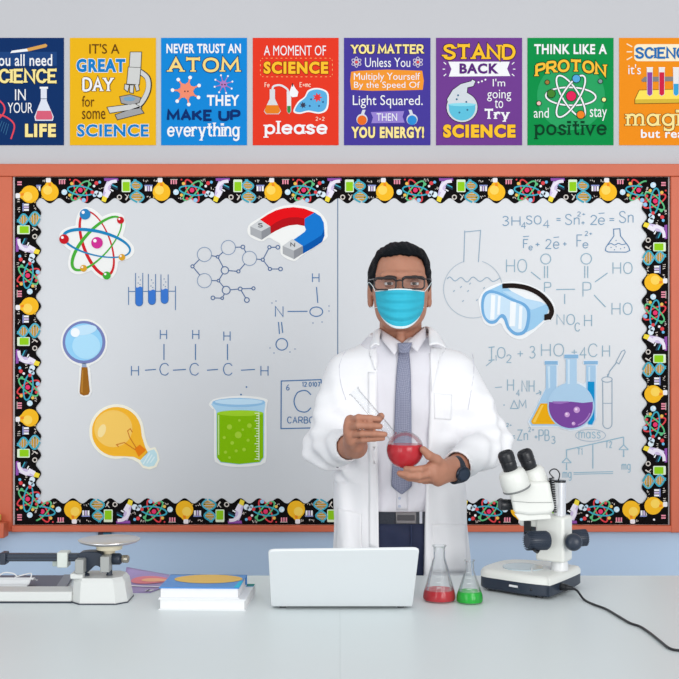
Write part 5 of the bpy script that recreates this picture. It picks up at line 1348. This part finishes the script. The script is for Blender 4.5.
HANDS = {}
def hand(side, wrist, fingers, thumb, palm_r):
    for nm, pts, r0 in fingers:
        q = [V3(P(*p)) for p in pts]
        body.cap(wrist, q[0], .0215, palm_r, .012)
    for nm, pts, r0 in fingers:
        q = [V3(P(*p)) for p in pts]
        body.chain(q, [r0 * 1.12, r0 * 1.02, r0 * .95, r0 * .84], .0035)
    tq = [V3(P(*p)) for p in thumb]
    body.cap(wrist, tq[0], .020, .015, .012)
    body.chain(tq, [.0145, .0118, .0100, .0085], .004)
fR = [('index', [(350.5, 420.5, 2.540), (358.5, 417.6, 2.509), (370, 418.2, 2.503), (379.5, 419.2, 2.511)], .0078),
      ('middle', [(349, 427.5, 2.536), (358.5, 425.4, 2.503), (370.5, 425.6, 2.497), (380, 426.3, 2.505)], .0080),
      ('ring', [(350, 434.5, 2.538), (362, 433.4, 2.508), (374, 433.6, 2.502), (385, 434.3, 2.510)], .0076),
      ('pinky', [(352.5, 441, 2.545), (363, 440, 2.518), (374, 438.8, 2.512), (383, 438.6, 2.517)], .0066)]
tR = [(357, 446, 2.575), (367, 434, 2.580), (375, 423, 2.566), (381, 416.2, 2.553)]
hand('R', W_R, fR, tR, .0135)
fL = [('index', [(432, 466.5, 2.540), (420.5, 469.2, 2.519), (412, 469.6, 2.517), (406, 468.6, 2.523)], .0079),
      ('middle', [(433, 472.5, 2.538), (419, 476.2, 2.518), (408.5, 475.6, 2.520), (399.5, 473.2, 2.530)], .0081),
      ('ring', [(435, 477.5, 2.545), (420, 479.6, 2.538), (409, 478, 2.544), (400.5, 474.5, 2.552)], .0077),
      ('pinky', [(438, 480.5, 2.558), (425, 481, 2.560), (415.5, 479, 2.566), (408.5, 475.6, 2.574)], .0068)]
tL = [(443, 467, 2.556), (436.5, 459.8, 2.536), (429, 455.4, 2.520), (423.2, 449.6, 2.515)]
hand('L', W_L, fL, tL, .0142)
body_o = link_mesh('body', body.mesh('body'), person, [skin], sharp=0)
bfront = body.front()
def depth_of(fm, fld, x, z):
    i = int(round((x - fld.lo[0]) / fld.h)); k = int(round((z - fld.lo[2]) / fld.h))
    i = min(max(i, 0), fld.n[0] - 1); k = min(max(k, 0), fld.n[2] - 1)
    return fm[i, k]
def smooth_map(m, it=2):
    m = m.copy()
    for _ in range(it):
        s_ = np.zeros_like(m); c = np.zeros_like(m)
        for dx in (-1, 0, 1):
            for dz in (-1, 0, 1):
                r = np.roll(np.roll(m, dx, 0), dz, 1); ok = ~np.isnan(r); s_[ok] += r[ok]; c[ok] += 1
        m = np.where(np.isnan(m), np.nan, s_ / np.maximum(c, 1))
    return m

# eyes and brows
for sx in (-1, 1):
    ec = (HX + sx * .0315, 2.7640, eyez)
    mb = MB(); mb.ball(ec, .0118, mat((212, 204, 200), .15), 24)
    ey = mb.build('eye', person, sharp=0)
    mb = MB(); mb.lathe([(0, .0), (.0058, 0), (.0052, .0008), (0, .0012)], mat((52, 34, 26), .1), (ec[0], ec[1] - .0108, ec[2]), (0, -1, 0), 24, cap=False); mb.build('iris', ey)
    lid = mat((150, 100, 80), .55)
    mb = MB()
    for s0, s1 in ((12, 78), (-62, -20)):
        R_ = .0127
        mb.grid(lambda u, v: (ec[0] + R_ * math.sin((u - .5) * 2.3) * math.cos(math.radians(s0 + (s1 - s0) * v)), ec[1] - R_ * math.cos((u - .5) * 2.3) * math.cos(math.radians(s0 + (s1 - s0) * v)), ec[2] + R_ * math.sin(math.radians(s0 + (s1 - s0) * v))), 14, 6, lid)
    mb.build('eyelid', ey, solid=.001)
    pts = [(HX + sx * x_, 2.7405 + dy, eyez + z_) for x_, z_, dy in ((.014, .0125, .000), (.024, .0150, .0005), (.036, .0155, .004), (.047, .0125, .011), (.052, .0100, .016))]
    mb = MB(); mb.tube([Vector(p) for p in catmull(pts, 5)], [.0014 + .0024 * math.sin(math.pi * (.15 + .8 * i / 20)) for i in range(21)], mat((24, 20, 22), .7), 8); mb.build('eyebrow', person)

# hair
hair = Field((HX - .115, 2.70, 1.54), (HX + .115, 3.0, 1.76), .0025)
hz = lambda py: 1.43 + (358 - py) / F * 2.79
hair.ell((HX, 2.864, 1.634), (.0835, .102, .0930))
hair.ell((HX + .004, 2.838, 1.684), (.060, .068, .038), .03)
hair.cut(box_f((HX - .0605, 2.55, 1.40), (HX + .0600, 2.822, hz(258.5)), .020), (HX - .12, 2.70, 1.54), (HX + .12, 2.86, 1.76), .012)
hair.cut(lambda x, y, z: np.maximum(z - (hz(287) + (y - 2.80) * -.30), y - 2.935) + 0 * x, (HX - .12, 2.70, 1.54), (HX + .12, 3.0, 1.66), .008)
hair.cut(lambda x, y, z: z - 1.555 + 0 * x + 0 * y, (HX - .12, 2.70, 1.54), (HX + .12, 3.0, 1.62), .008)
hair.cut(ell_f((HX, 2.80, hz(262)), (.052, .08, .014)), (HX - .08, 2.70, 1.62), (HX + .08, 2.86, 1.72), .012)
hair.warp(lambda x, y, z: .0007 * np.sin(x * 420 + 6 * np.sin(z * 40)) + .0011 * np.sin(x * 150 + z * 50 + 2 * np.sin(y * 50)), (HX - .115, 2.70, 1.54), (HX + .115, 3.0, 1.76))
hair_m = mat((8, 11, 17), .6, spec=.12, noise=.3, nscale=90, bump=.3, bscale=260)
link_mesh('hair', hair.mesh('hair'), person, [hair_m], sharp=0)

# ------------------------------------------------------------------ shirt, trousers, belt
shirt = Field((-.06, 2.70, .95), (.40, 3.02, 1.56), .004)
st = [(1.032, .1515, .1118, BX, BYc), (1.05, .152, .112, BX, BYc), (1.15, .152, .112, BX, BYc), (1.30, .160, .113, BX, BYc), (1.39, .160, .108, BX, BYc + .004), (1.435, .130, .096, BX, BYc + .008), (1.485, .086, .082, BX, BYc + .010)]
shirt.add(loft_f(st), (BX - .17, 2.72, 1.032), (BX + .17, 3.0, 1.485), 0)
shirt.cap((HX + .003, 2.876, 1.42), (HX + .003, 2.868, 1.475), .070, .0640, .02)
shirt.warp(lambda x, y, z: .0022 * np.sin(x * 85 + 9 * np.sin(z * 9) + 2) * np.clip((1.36 - z) * 4, .2, 1) + .0018 * np.sin(z * 60 + x * 40) + 0 * y, (-.06, 2.70, .95), (.40, 3.02, 1.44))
# throat opening
tv = lambda py: 1.43 + (358 - py) / F * 2.78
def throat(x, y, z):
    w = np.clip((z - tv(343.5)) / (tv(330) - tv(343.5)), 0, 3) * .042
    return np.maximum(np.abs(x - (HX + .001)) - w, np.maximum(y - 2.84, tv(343.5) - z))
shirt.cut(throat, (HX - .1, 2.70, 1.44), (HX + .1, 2.87, 1.56), .003)
shirt.cut(lambda x, y, z: (1.478 + (y - 2.80) * .25) - z + 0 * x, (BX - .12, 2.70, 1.44), (BX + .12, 3.02, 1.56))
shirt_m = mat((220, 219, 226), .8, noise=.02, nscale=20, bump=.08, bscale=400)
sh_o = link_mesh('shirt', shirt.mesh('shirt'), person, [shirt_m], sharp=0)
sfront = smooth_map(shirt.front(), 2)
def sy(px, py, off=.003):
    """a point on the shirt front under a pixel"""
    d = 2.755
    for _ in range(4):
        p = P(px, py, d); y = depth_of(sfront, shirt, p.x, p.z); d = d if np.isnan(y) else float(y)
    p = P(px, py, d); p.y -= off; return p

trous = Field((-.06, 2.70, .02), (.40, 3.05, 1.06), .005)
tt = [(.80, .150, .110, BX, BYc + .002), (.92, .156, .116, BX, BYc), (1.0, .153, .1145, BX, BYc), (1.040, .1535, .1145, BX, BYc)]
trous.add(loft_f(tt), (BX - .17, 2.72, .80), (BX + .17, 3.0, 1.04), 0)
for sx in (-1, 1):
    trous.cap((BX + sx * .078, 2.872, .84), (BX + sx * .085, 2.868, .48), .080, .066, .03); trous.cap((BX + sx * .085, 2.868, .48), (BX + sx * .09, 2.885, .10), .066, .056, .02)
trous.warp(lambda x, y, z: .002 * np.sin(z * 70 + x * 30) + .0015 * np.sin(x * 120 + z * 12) + 0 * y, (-.06, 2.70, .02), (.40, 3.05, .99))
trous.cut(lambda x, y, z: z - .072 + 0 * x + 0 * y, (-.06, 2.70, .02), (.40, 3.05, .12))
tro_m = mat((24, 34, 66), .75, noise=.12, nscale=60)
tr_o = link_mesh('trousers', trous.mesh('trousers'), person, [tro_m], sharp=0)
# shoes
shoe = Field((BX - .17, 2.66, .0), (BX + .17, 2.98, .12), .004)
for sx in (-1, 1):
    c = BX + sx * .092
    shoe.cap((c, 2.90, .045), (c + sx * .01, 2.76, .034), .044, .034, .01); shoe.cap((c, 2.895, .05), (c, 2.885, .09), .042, .040, .01)
shoe.cut(lambda x, y, z: z - .002 + 0 * x + 0 * y, (BX - .17, 2.66, 0), (BX + .17, 2.98, .02))
link_mesh('shoes', shoe.mesh('shoes'), person, [mat((26, 24, 26), .35)], sharp=0)

def band(z0, z1, off, m, nm, parent, x0=-1, x1=1, tab=tt):
    T = np.array(sorted(tab)); mb = MB()
    def ring(z, o):
        a, b, cx, cy = [np.interp(z, T[:, 0], T[:, i]) for i in range(1, 5)]; a += o; b += o
        return [Vector((cx + a * abs(math.cos(t)) ** (2 / 2.4) * (1 if math.cos(t) > 0 else -1), cy + b * abs(math.sin(t)) ** (2 / 2.4) * (1 if math.sin(t) > 0 else -1), z)) for t in [2 * math.pi * k / 72 for k in range(72)]]
    loft(mb, [ring(z0, off - .004), ring(z0, off), ring(z1, off), ring(z1, off - .004)], m, cap=False)
    return mb.build(nm, parent, sharp=40)
bz = lambda py: 1.43 + (358 - py) / F * 2.75
bl = band(bz(524), bz(512), .0055, mat((26, 32, 46), .45, bump=.1, bscale=200), 'belt', person)
yb2 = 2.748
mb = MB(); mb.box(P(406, 517.8, yb2 - .002), (.0515, .006, .030), mat((128, 124, 126), .3, metal=.85)); bu = mb.build('buckle', bl, bevel=.002, label='square silver belt buckle')
mb = MB(); mb.box(P(406, 517.8, yb2 - .0058), (.043, .0022, .0135), mat((74, 72, 76), .4, metal=.6)); mb.build('buckle_inlay', bl, bevel=.0008)
mb = MB(); mb.box(P(420.8, 517.5, yb2 + .002), (.007, .005, .030), mat((196, 198, 208), .6)); mb.build('belt_loop', bl, bevel=.001)
mb = MB(); mb.tube([P(411, 525.5, 2.747), P(411.3, 540, 2.7475), P(410, 560, 2.749)], .0014, mat((34, 46, 82), .7), 6); mb.build('fly_seam', tr_o)

# shirt collar: two wings and a neck band
def patch(nm, c, m, parent, bulge=.004, th=.0028, nu=8, nv=8, **kw):
    c = [Vector(p) for p in c]; mb = MB()
    n = (c[1] - c[0]).cross(c[3] - c[0]).normalized()
    if n.y > 0: n = -n
    mb.grid(lambda u, v: c[0].lerp(c[1], u).lerp(c[3].lerp(c[2], u), v) + n * bulge * math.sin(math.pi * u) * math.sin(math.pi * v), nu, nv, m)
    return mb.build(nm, parent, solid=th, sharp=60, **kw)
wing_m = mat((230, 228, 234), .8, bump=.06, bscale=400)
patch('collar_wing', [P(380.6, 329.5, 2.842), P(401.4, 343.0, 2.776), P(394.6, 355.2, 2.748), P(381.6, 340, 2.796)], wing_m, sh_o, .004)
patch('collar_wing', [P(425.2, 326.8, 2.842), P(406.4, 342.6, 2.776), P(417.2, 351.6, 2.748), P(426.4, 338, 2.796)], wing_m, sh_o, .004)

# tie
def tie_m():
    m = bpy.data.materials.new('woven_grey_tie'); m.use_nodes = True; nt = m.node_tree; b = nt.nodes['Principled BSDF']; b.inputs['Roughness'].default_value = .6
    tc = nt.nodes.new('ShaderNodeTexCoord'); mp = nt.nodes.new('ShaderNodeMapping'); mp.inputs['Rotation'].default_value = (0, math.radians(45), 0)
    ch = nt.nodes.new('ShaderNodeTexChecker'); ch.inputs['Scale'].default_value = 330
    ch.inputs[1].default_value = (s2l(116), s2l(120), s2l(144), 1); ch.inputs[2].default_value = (s2l(144), s2l(148), s2l(170), 1)
    nt.links.new(tc.outputs['Object'], mp.inputs[0]); nt.links.new(mp.outputs[0], ch.inputs[0]); nt.links.new(ch.outputs[0], b.inputs['Base Color'])
    return m
tm = tie_m()
rows = [(350, 399.2, 408.4), (360, 397.8, 409.6), (375, 396.4, 410.4), (400, 395.2, 410.9), (430, 394.2, 411.2), (455, 393.0, 411.4), (470, 391.9, 411.6), (484, 391.4, 411.6), (487, 392.8, 410.2), (490, 396.4, 406.8), (493.4, 401.2, 402.0)]
rr = catmull([(float(a), b, c) for a, b, c in rows], 4)
mb = MB()
def tp(u, v):
    k = v * (len(rr) - 1); i = min(int(k), len(rr) - 2); f = k - i
    y_, l_, r_ = [rr[i][j] * (1 - f) + rr[i + 1][j] * f for j in range(3)]
    return sy(l_ + (r_ - l_) * u, y_, .0045 + .0045 * math.sin(math.pi * u))
mb.grid(tp, 8, len(rr) - 1, tm); tie = mb.build('necktie', person, solid=.003, sharp=70)
mb = MB(); kn_ = [(397.6, 343.6), (411.6, 342.8), (408.6, 352.6), (399.2, 353)]
mb.grid(lambda u, v: (lambda p: p + Vector((0, -.004 - .011 * math.sin(math.pi * (.1 + .8 * u)), 0)))(P(kn_[0][0], kn_[0][1], 2.772).lerp(P(kn_[1][0], kn_[1][1], 2.772), u).lerp(P(kn_[3][0], kn_[3][1], 2.752).lerp(P(kn_[2][0], kn_[2][1], 2.752), u), v)), 10, 8, tm)
mb.build('knot', tie, solid=.004, sharp=70)
# placket and buttons below the tie
mb = MB(); mb.grid(lambda u, v: sy(396.6 + 11 * u, 356 + 154 * v, .002), 3, 40, shirt_m); mb.build('placket', sh_o, solid=.0016, sharp=70)
mb = MB()
for py in (498, 506): 
    p = sy(399.4, py, .0032); mb.cyl(p, p + Vector((0, -.0016, 0)), .0036, mat((178, 186, 206), .4), n=16)
mb.build('buttons', sh_o)

# ------------------------------------------------------------------ lab coat
coat = Field((-.20, 2.52, .58), (.54, 3.06, 1.56), .004)
ct = [(.60, .192, .145, BX, BYc), (.85, .180, .139, BX, BYc), (1.0, .173, .131, BX, BYc), (1.15, .168, .127, BX, BYc), (1.30, .176, .128, BX, BYc), (1.385, .174, .116, BX, BYc + .004), (1.430, .140, .100, BX, BYc + .006), (1.470, .094, .084, BX, BYc + .010), (1.505, .074, .074, BX, BYc + .012)]
coat.add(loft_f(ct, 2.3), (BX - .2, 2.70, .60), (BX + .2, 3.03, 1.505), 0)
coat.warp(lambda x, y, z: np.clip((1.30 - z) * 2.2, 0, 1) * (.0075 * np.sin((x - BX) * 62 + 1.2 * np.sin(z * 7) + 1) + .003 * np.sin((x - BX) * 120 + z * 10)) + .0015 * np.sin(z * 40 + x * 55) + 0 * y, (-.06, 2.66, .58), (.38, 3.06, 1.48))
ER, EL = E_R, E_L
def sleeve(S_, E_, W_2, side, fr_, rc):
    m = np.array(S_) * .5 + np.array(E_) * .5
    coat.cap(S_, m, .066, .060, .035); coat.cap(m, E_, .060, .054, .02)
    w = E_ + (W_2 - E_) * fr_
    coat.cap(E_, w, .054, rc, .014)
    ax = (W_2 - E_) / np.linalg.norm(W_2 - E_)
    # crossing folds gathered at the elbow and along the forearm
    def folds(x, y, z):
        d = np.sqrt((x - E_[0]) ** 2 + (y - E_[1]) ** 2 + (z - E_[2]) ** 2)
        t = (x - E_[0]) * ax[0] + (y - E_[1]) * ax[1] + (z - E_[2]) * ax[2]
        up = (z - E_[2])
        return np.exp(-(d / .12) ** 2) * (.0062 * np.sin(t * 85 + up * 60 + 1.3 * np.sin(x * 40)) + .0036 * np.sin(up * 120 - t * 50 + side))
    lo = np.minimum(np.minimum(S_, E_), W_2) - .08; hi = np.maximum(np.maximum(S_, E_), W_2) + .08
    coat.warp(folds, lo, hi)
    def endcut(x, y, z): return -(((x - w[0]) * ax[0] + (y - w[1]) * ax[1] + (z - w[2]) * ax[2]))
    coat.cut(lambda x, y, z: np.maximum(endcut(x, y, z), ((x - w[0]) ** 2 + (y - w[1]) ** 2 + (z - w[2]) ** 2) ** .5 - .075), w - .08, w + .08)
    def bore(x, y, z):
        t = (x - w[0]) * ax[0] + (y - w[1]) * ax[1] + (z - w[2]) * ax[2]
        r = np.sqrt(np.maximum((x - w[0]) ** 2 + (y - w[1]) ** 2 + (z - w[2]) ** 2 - t * t, 0))
        return np.maximum(r - (rc - .0045), -t - .06)
    coat.cut(bore, w - .09, w + .09, .002)
sleeve(S_R, E_R, W_R, 0.4, .80, .0355); sleeve(S_L, E_L, W_L, 1.9, .88, .0365)
# front opening: edges follow the photo, body front at 2.74
def opening(x, y, z):
    zz = np.ravel(z); zy = 358 + (1.43 - zz) * F / 2.745
    l = np.interp(zy, [320, 333, 350, 400, 510, 560, 700], [384, 381, 378.5, 377.2, 378.6, 379.2, 379]); r = np.interp(zy, [320, 328, 350, 400, 470, 520, 577, 700], [424, 427, 430, 430.5, 427, 425, 424, 423])
    lx = ((l - CX) / F * 2.745)[None, None, :]; rx = ((r - CX) / F * 2.745)[None, None, :]
    return np.maximum(np.maximum(lx - x, x - rx), y - 2.845)
coat.cut(opening, (BX - .1, 2.62, .58), (BX + .1, 2.87, 1.56), .006)
# neck hole
def neckhole(x, y, z):
    r = np.sqrt((x - HX) ** 2 + ((y - 2.862)) ** 2)
    return np.maximum(r - .0695, 1.43 - z)
coat.cut(neckhole, (HX - .1, 2.76, 1.43), (HX + .1, 2.98, 1.56), .004)
coat.cut(lambda x, y, z: (1.492 + (y - 2.86) * .12) - z + 0 * x, (BX - .15, 2.70, 1.46), (BX + .15, 3.05, 1.56), .006)
coat_m = mat((238, 238, 241), .82, spec=.3, noise=.012, nscale=20, bump=.06, bscale=350)
co = link_mesh('lab_coat', coat.mesh('lab_coat'), person, [coat_m], sharp=0)
cfront = smooth_map(coat.front(), 1)
def cy(px, py, off=.003, d0=2.74):
    d = d0
    for _ in range(4):
        p = P(px, py, d); y = depth_of(cfront, coat, p.x, p.z); d = d if np.isnan(y) else float(y)
    p = P(px, py, d); p.y -= off; return p
def drape(nm, quad, off=.003, th=.002, nu=12, nv=12, parent=co, m=coat_m):
    (ax, ay), (bx, by), (cx_, cy_), (dx, dy) = quad
    mb = MB(); mb.grid(lambda u, v: cy((ax * (1 - u) + bx * u) * (1 - v) + (dx * (1 - u) + cx_ * u) * v, (ay * (1 - u) + by * u) * (1 - v) + (dy * (1 - u) + cy_ * u) * v, off), nu, nv, m)
    return mb.build(nm, parent, solid=th, sharp=70)
# collar leaf and lapels: folded sheets a little proud of the coat
ctr = Vector((HX + .003, 2.868, 0))
inn = [P(379.2, 347, 2.727), P(379.6, 339, 2.775), P(381.0, 331.5, 2.83), Vector((ctr.x - .050, 2.915, 1.505)), Vector((ctr.x, 2.938, 1.508)), Vector((ctr.x + .050, 2.915, 1.505)), P(427.4, 328.6, 2.83), P(428.6, 337.5, 2.775), P(429.4, 346.5, 2.727)]
outr = [P(370.0, 349.5, 2.739), P(370.6, 345.5, 2.775), P(371.5, 342.5, 2.83), Vector((ctr.x - .078, 2.935, 1.468)), Vector((ctr.x, 2.970, 1.462)), Vector((ctr.x + .080, 2.935, 1.468)), P(438.5, 338.5, 2.83), P(442.5, 342.5, 2.785), P(446.2, 349.6, 2.741)]
ci = catmull([tuple(p) for p in inn], 6); co_ = catmull([tuple(p) for p in outr], 6)
mb = MB()
def colp_(u, v):
    k = min(int(u * (len(ci) - 1) + 1e-6), len(ci) - 1); p = Vector(ci[k]).lerp(Vector(co_[k]), v)
    return p + Vector((0, -.003 if p.y < 2.86 else .003, .007 * math.sin(math.pi * v) + .003))
mb.grid(colp_, len(ci) - 1, 6, coat_m); mb.build('collar', co, solid=.004, sharp=70)
drape('lapel', [(379.2, 347), (370.0, 349.5), (369.6, 354), (377.9, 378)], .004, .003)
drape('lapel', [(429.6, 346.5), (446, 349.6), (440, 355), (431.6, 392)], .004, .003)
drape('front_facing', [(368.0, 372), (377.2, 372), (378.6, 547), (369.4, 547)], .0022, .0015, 4, 40)
drape('chest_pocket', [(434, 393), (452, 394.5), (451, 420), (434.5, 419)], .0008, .0014)
drape('patch_pocket', [(337.5, 508), (361, 513), (361.5, 552), (335.5, 550)], .003, .0018)
drape('patch_pocket', [(432, 523.5), (466, 524), (467.5, 572), (432, 572)], .003, .0018)
def seam(nm, pts, r=.0011, m=mat((206, 206, 214), .8)):
    mb = MB(); mb.tube([cy(x, y, .0) for x, y in catmull(pts, 6)], r, m, 6); return mb.build(nm, co)
seam('shoulder_seam', [(345, 352), (339.5, 366), (341, 384), (346, 400)]); seam('shoulder_seam', [(472, 352), (474, 368), (471.5, 388), (468, 410)])
mb = MB()
for x, y in ((343.5, 457.5), (337.5, 467)):
    p = cy(x, y, -.001, 2.62); mb.ball(p, .0032, mat((150, 150, 158), .4), 10)
mb.build('cuff_buttons', co)

# ------------------------------------------------------------------ glasses, mask, watch
gl = MB(); gp = lambda x, y, d=2.7285: P(x, y, d)
frame_m = mat((30, 22, 24), .3); lens_m = glass_mat('lens_glass', (.93, .94, .96), .6, .03, 1.25)
def rim_pts(x0, x1, y0, y1): return [gp(x, y) for x, y in rrect(x0, y0, x1, y1, 3.6, 6)]
gy = 2.7285
Lr = [(p, None) for p in ()]
r1 = rim_pts(374.4, 396.0, 278.2, 289.6); r2 = rim_pts(402.6, 424.4, 277.2, 289.0)
for r_ in (r1, r2): gl.tube(r_, .0020, frame_m, 8, closed=True)
for r_ in (r1, r2):
    top = sorted(r_, key=lambda p: -p.z)[:12]; top = sorted(top, key=lambda p: p.x); gl.tube(top, .0035, frame_m, 8)
gl.tube([Vector(p) for p in catmull([tuple(gp(396, 281.6)), tuple(gp(399.3, 280, 2.725)), tuple(gp(402.6, 281.2))], 5)], .0018, frame_m, 8)
glasses = gl.build('glasses', person, sharp=0)
for r_, nm in ((r1, 0), (r2, 1)):
    mb = MB(); mb.add([p + Vector((0, .0008, 0)) for p in r_], [tuple(range(len(r_)))], lens_m); mb.build('lens', glasses, smooth=False)
for sx, e0 in ((-1, gp(374, 280)), (1, gp(424.8, 279))):
    mb = MB(); tip = Vector((HX + sx * .0800, 2.850, eyez + .013)); dn = Vector((HX + sx * .0790, 2.888, eyez - .012))
    mb.tube([Vector(p) for p in catmull([tuple(e0), (HX + sx * .0705, 2.745, eyez + .010), (HX + sx * .0765, 2.79, eyez + .012), tuple(tip), tuple(dn)], 6)], .0017, frame_m, 8); mb.build('temple_arm', glasses)

bsm = smooth_map(bfront, 3)
def mask_pt(u, v, off=0):
    """u -1..1 across, v 0 top .. 1 bottom, outline as the photo shows it at face depth"""
    au = abs(u)
    xl = np.interp(v, [0, .15, .5, .75, 1], [375.4, 375.6, 376.4, 378.2, 381.5]); xr = np.interp(v, [0, .15, .5, .75, 1], [424.4, 424.6, 424, 422.6, 419.5])
    yt = 291.2 - 2.4 * math.cos(u * math.pi / 2); yb_ = 328.6 - 11.5 * au ** 2.4
    y = yt + (yb_ - yt) * v; x = (xl + xr) / 2 + (xr - xl) / 2 * u
    d = 2.7185 + .055 * au ** 2.3 + .030 * max(0, v - .62) ** 1.5 * 1.6 * (1 - au)
    p = P(x, y, d); bf = depth_of(bsm, body, p.x, p.z)
    if not np.isnan(bf): d = min(d, float(bf) - .0035)
    pl = .0023 * math.sin(v * 2 * math.pi * 4.5 + .5 * au) * (1 - au ** 4) * (1 if .08 < v < .85 else .2)
    return P(x, y, d - pl - off)
mask_m = mat((40, 178, 204), .75, noise=.05, nscale=60, bump=.08, bscale=500)
mb = MB(); mb.grid(lambda a, v: mask_pt(a * 2 - 1, v), 40, 60, mask_m); fmk = mb.build('face_mask', person, solid=.0012, sharp=0, label='pleated turquoise mask')
wm = mat((226, 240, 244), .8)
mb = MB(); mb.grid(lambda a, v: mask_pt(a * 2 - 1, .945 + .06 * v, .0014), 40, 3, wm); mb.grid(lambda a, v: mask_pt(a * 2 - 1, -.005 + .03 * v, .0014), 40, 2, wm); mb.build('edging', fmk, solid=.001, sharp=0)
for sx in (-1, 1):
    mb = MB(); t_ = mask_pt(sx, .03, .001); b_2 = mask_pt(sx, .62, .001)
    mb.tube([Vector(p) for p in catmull([tuple(t_), (HX + sx * .0725, 2.80, eyez - .003), (HX + sx * .0815, 2.842, eyez + .008), (HX + sx * .0830, 2.872, eyez - .012), (HX + sx * .0800, 2.868, eyez - .045), (HX + sx * .0710, 2.83, eyez - .058), tuple(b_2)], 7)], .0010, wm, 8); mb.build('ear_loop', fmk)

# wrist watch on the hand that cups the flask
wa = V3(P(433, 472.5, 2.545)) - W_L; wa = wa / np.linalg.norm(wa); wav = (Vector(wa) + Vector((-.35, .2, -.12))).normalized(); wc = Vector(W_L) - Vector((-.008, -.006, .003))
side = Vector((-.15, -1, .10)); side = (side - wav * side.dot(wav)).normalized(); oth = wav.cross(side).normalized()
mb = MB(); n = 40; vs = []; fs = []
for i in range(n):
    t = 2 * math.pi * i / n; dr = side * math.cos(t) + oth * math.sin(t)
    for rr_, h_ in ((.0285, -.011), (.0325, -.011), (.0325, .011), (.0285, .011)): vs.append(wc + dr * rr_ + wav * h_)
for i in range(n):
    j = (i + 1) % n
    for k in range(4): fs.append((i * 4 + k, j * 4 + k, j * 4 + (k + 1) % 4, i * 4 + (k + 1) % 4))
mb.add(vs, fs, mat((26, 34, 48), .5)); wat = mb.build('wrist_watch', person, sharp=40, label='dark wrist watch')
cd = (side * .75 - oth * .55).normalized() if (side * .75 - oth * .55).z < (side * .75 + oth * .55).z else (side * .75 + oth * .55).normalized()
cd = (side * .9 + Vector((0, 0, -.35))).normalized()
mb = MB(); mb.lathe([(0, .030), (.0175, .030), (.0185, .033), (.0185, .038), (.0165, .040), (0, .040)], mat((40, 48, 62), .3, metal=.4), wc, cd, 36, cap=False); mb.build('watch_case', wat, sharp=40)
mb = MB(); mb.lathe([(0, .0402), (.0135, .0402), (.0135, .0406), (0, .0406)], mat((46, 58, 76), .15), wc, cd, 36, cap=False); mb.build('watch_dial', wat, sharp=40)

# ------------------------------------------------------------------ the round flask held in both hands
fc = P(405, 450, 2.552); Rf = .0438
n0 = P(353.5, 390.5, 2.545); nd = (n0 - fc).normalized(); NL = (n0 - fc).length
flk = empty('round_bottom_flask', fc - Vector((0, 0, Rf)), 'round-bottom glass flask of red liquid held tilted in both hands', 'flask')
rn = .0112; h0 = math.sqrt(Rf ** 2 - (rn * 1.15) ** 2)
pr = [(Rf * math.sin(math.radians(t)), -Rf * math.cos(math.radians(t))) for t in range(0, 164, 6)]
pr += [(rn * 1.12, h0 + .003), (rn, h0 + .010), (rn, NL - .012), (rn * 1.12, NL - .005), (rn * 1.3, NL - .001), (rn * 1.28, NL)]
mb = MB(); mb.lathe(pr, clear, fc, nd, 48, cap=False); mb.build('glass_body', flk, sharp=0)
zl = (fc.z - P(405, 444.2, 2.552).z) / Rf           # liquid level relative to the centre
mb = MB(); ri = Rf - .0016; zz_ = -zl * Rf
top_t = math.degrees(math.acos(max(-1, min(1, -zz_ / ri))))
pr = [(ri * math.sin(math.radians(t)), -ri * math.cos(math.radians(t))) for t in np.linspace(0, top_t, 18)]
mb.lathe(pr + [(0, pr[-1][1])], liquid_mat('red_solution', (1, .10, .13), (1, .045, .08), .68), fc, (0, 0, 1), 48, cap=False); mb.build('liquid', flk, sharp=40, label='bright red liquid')
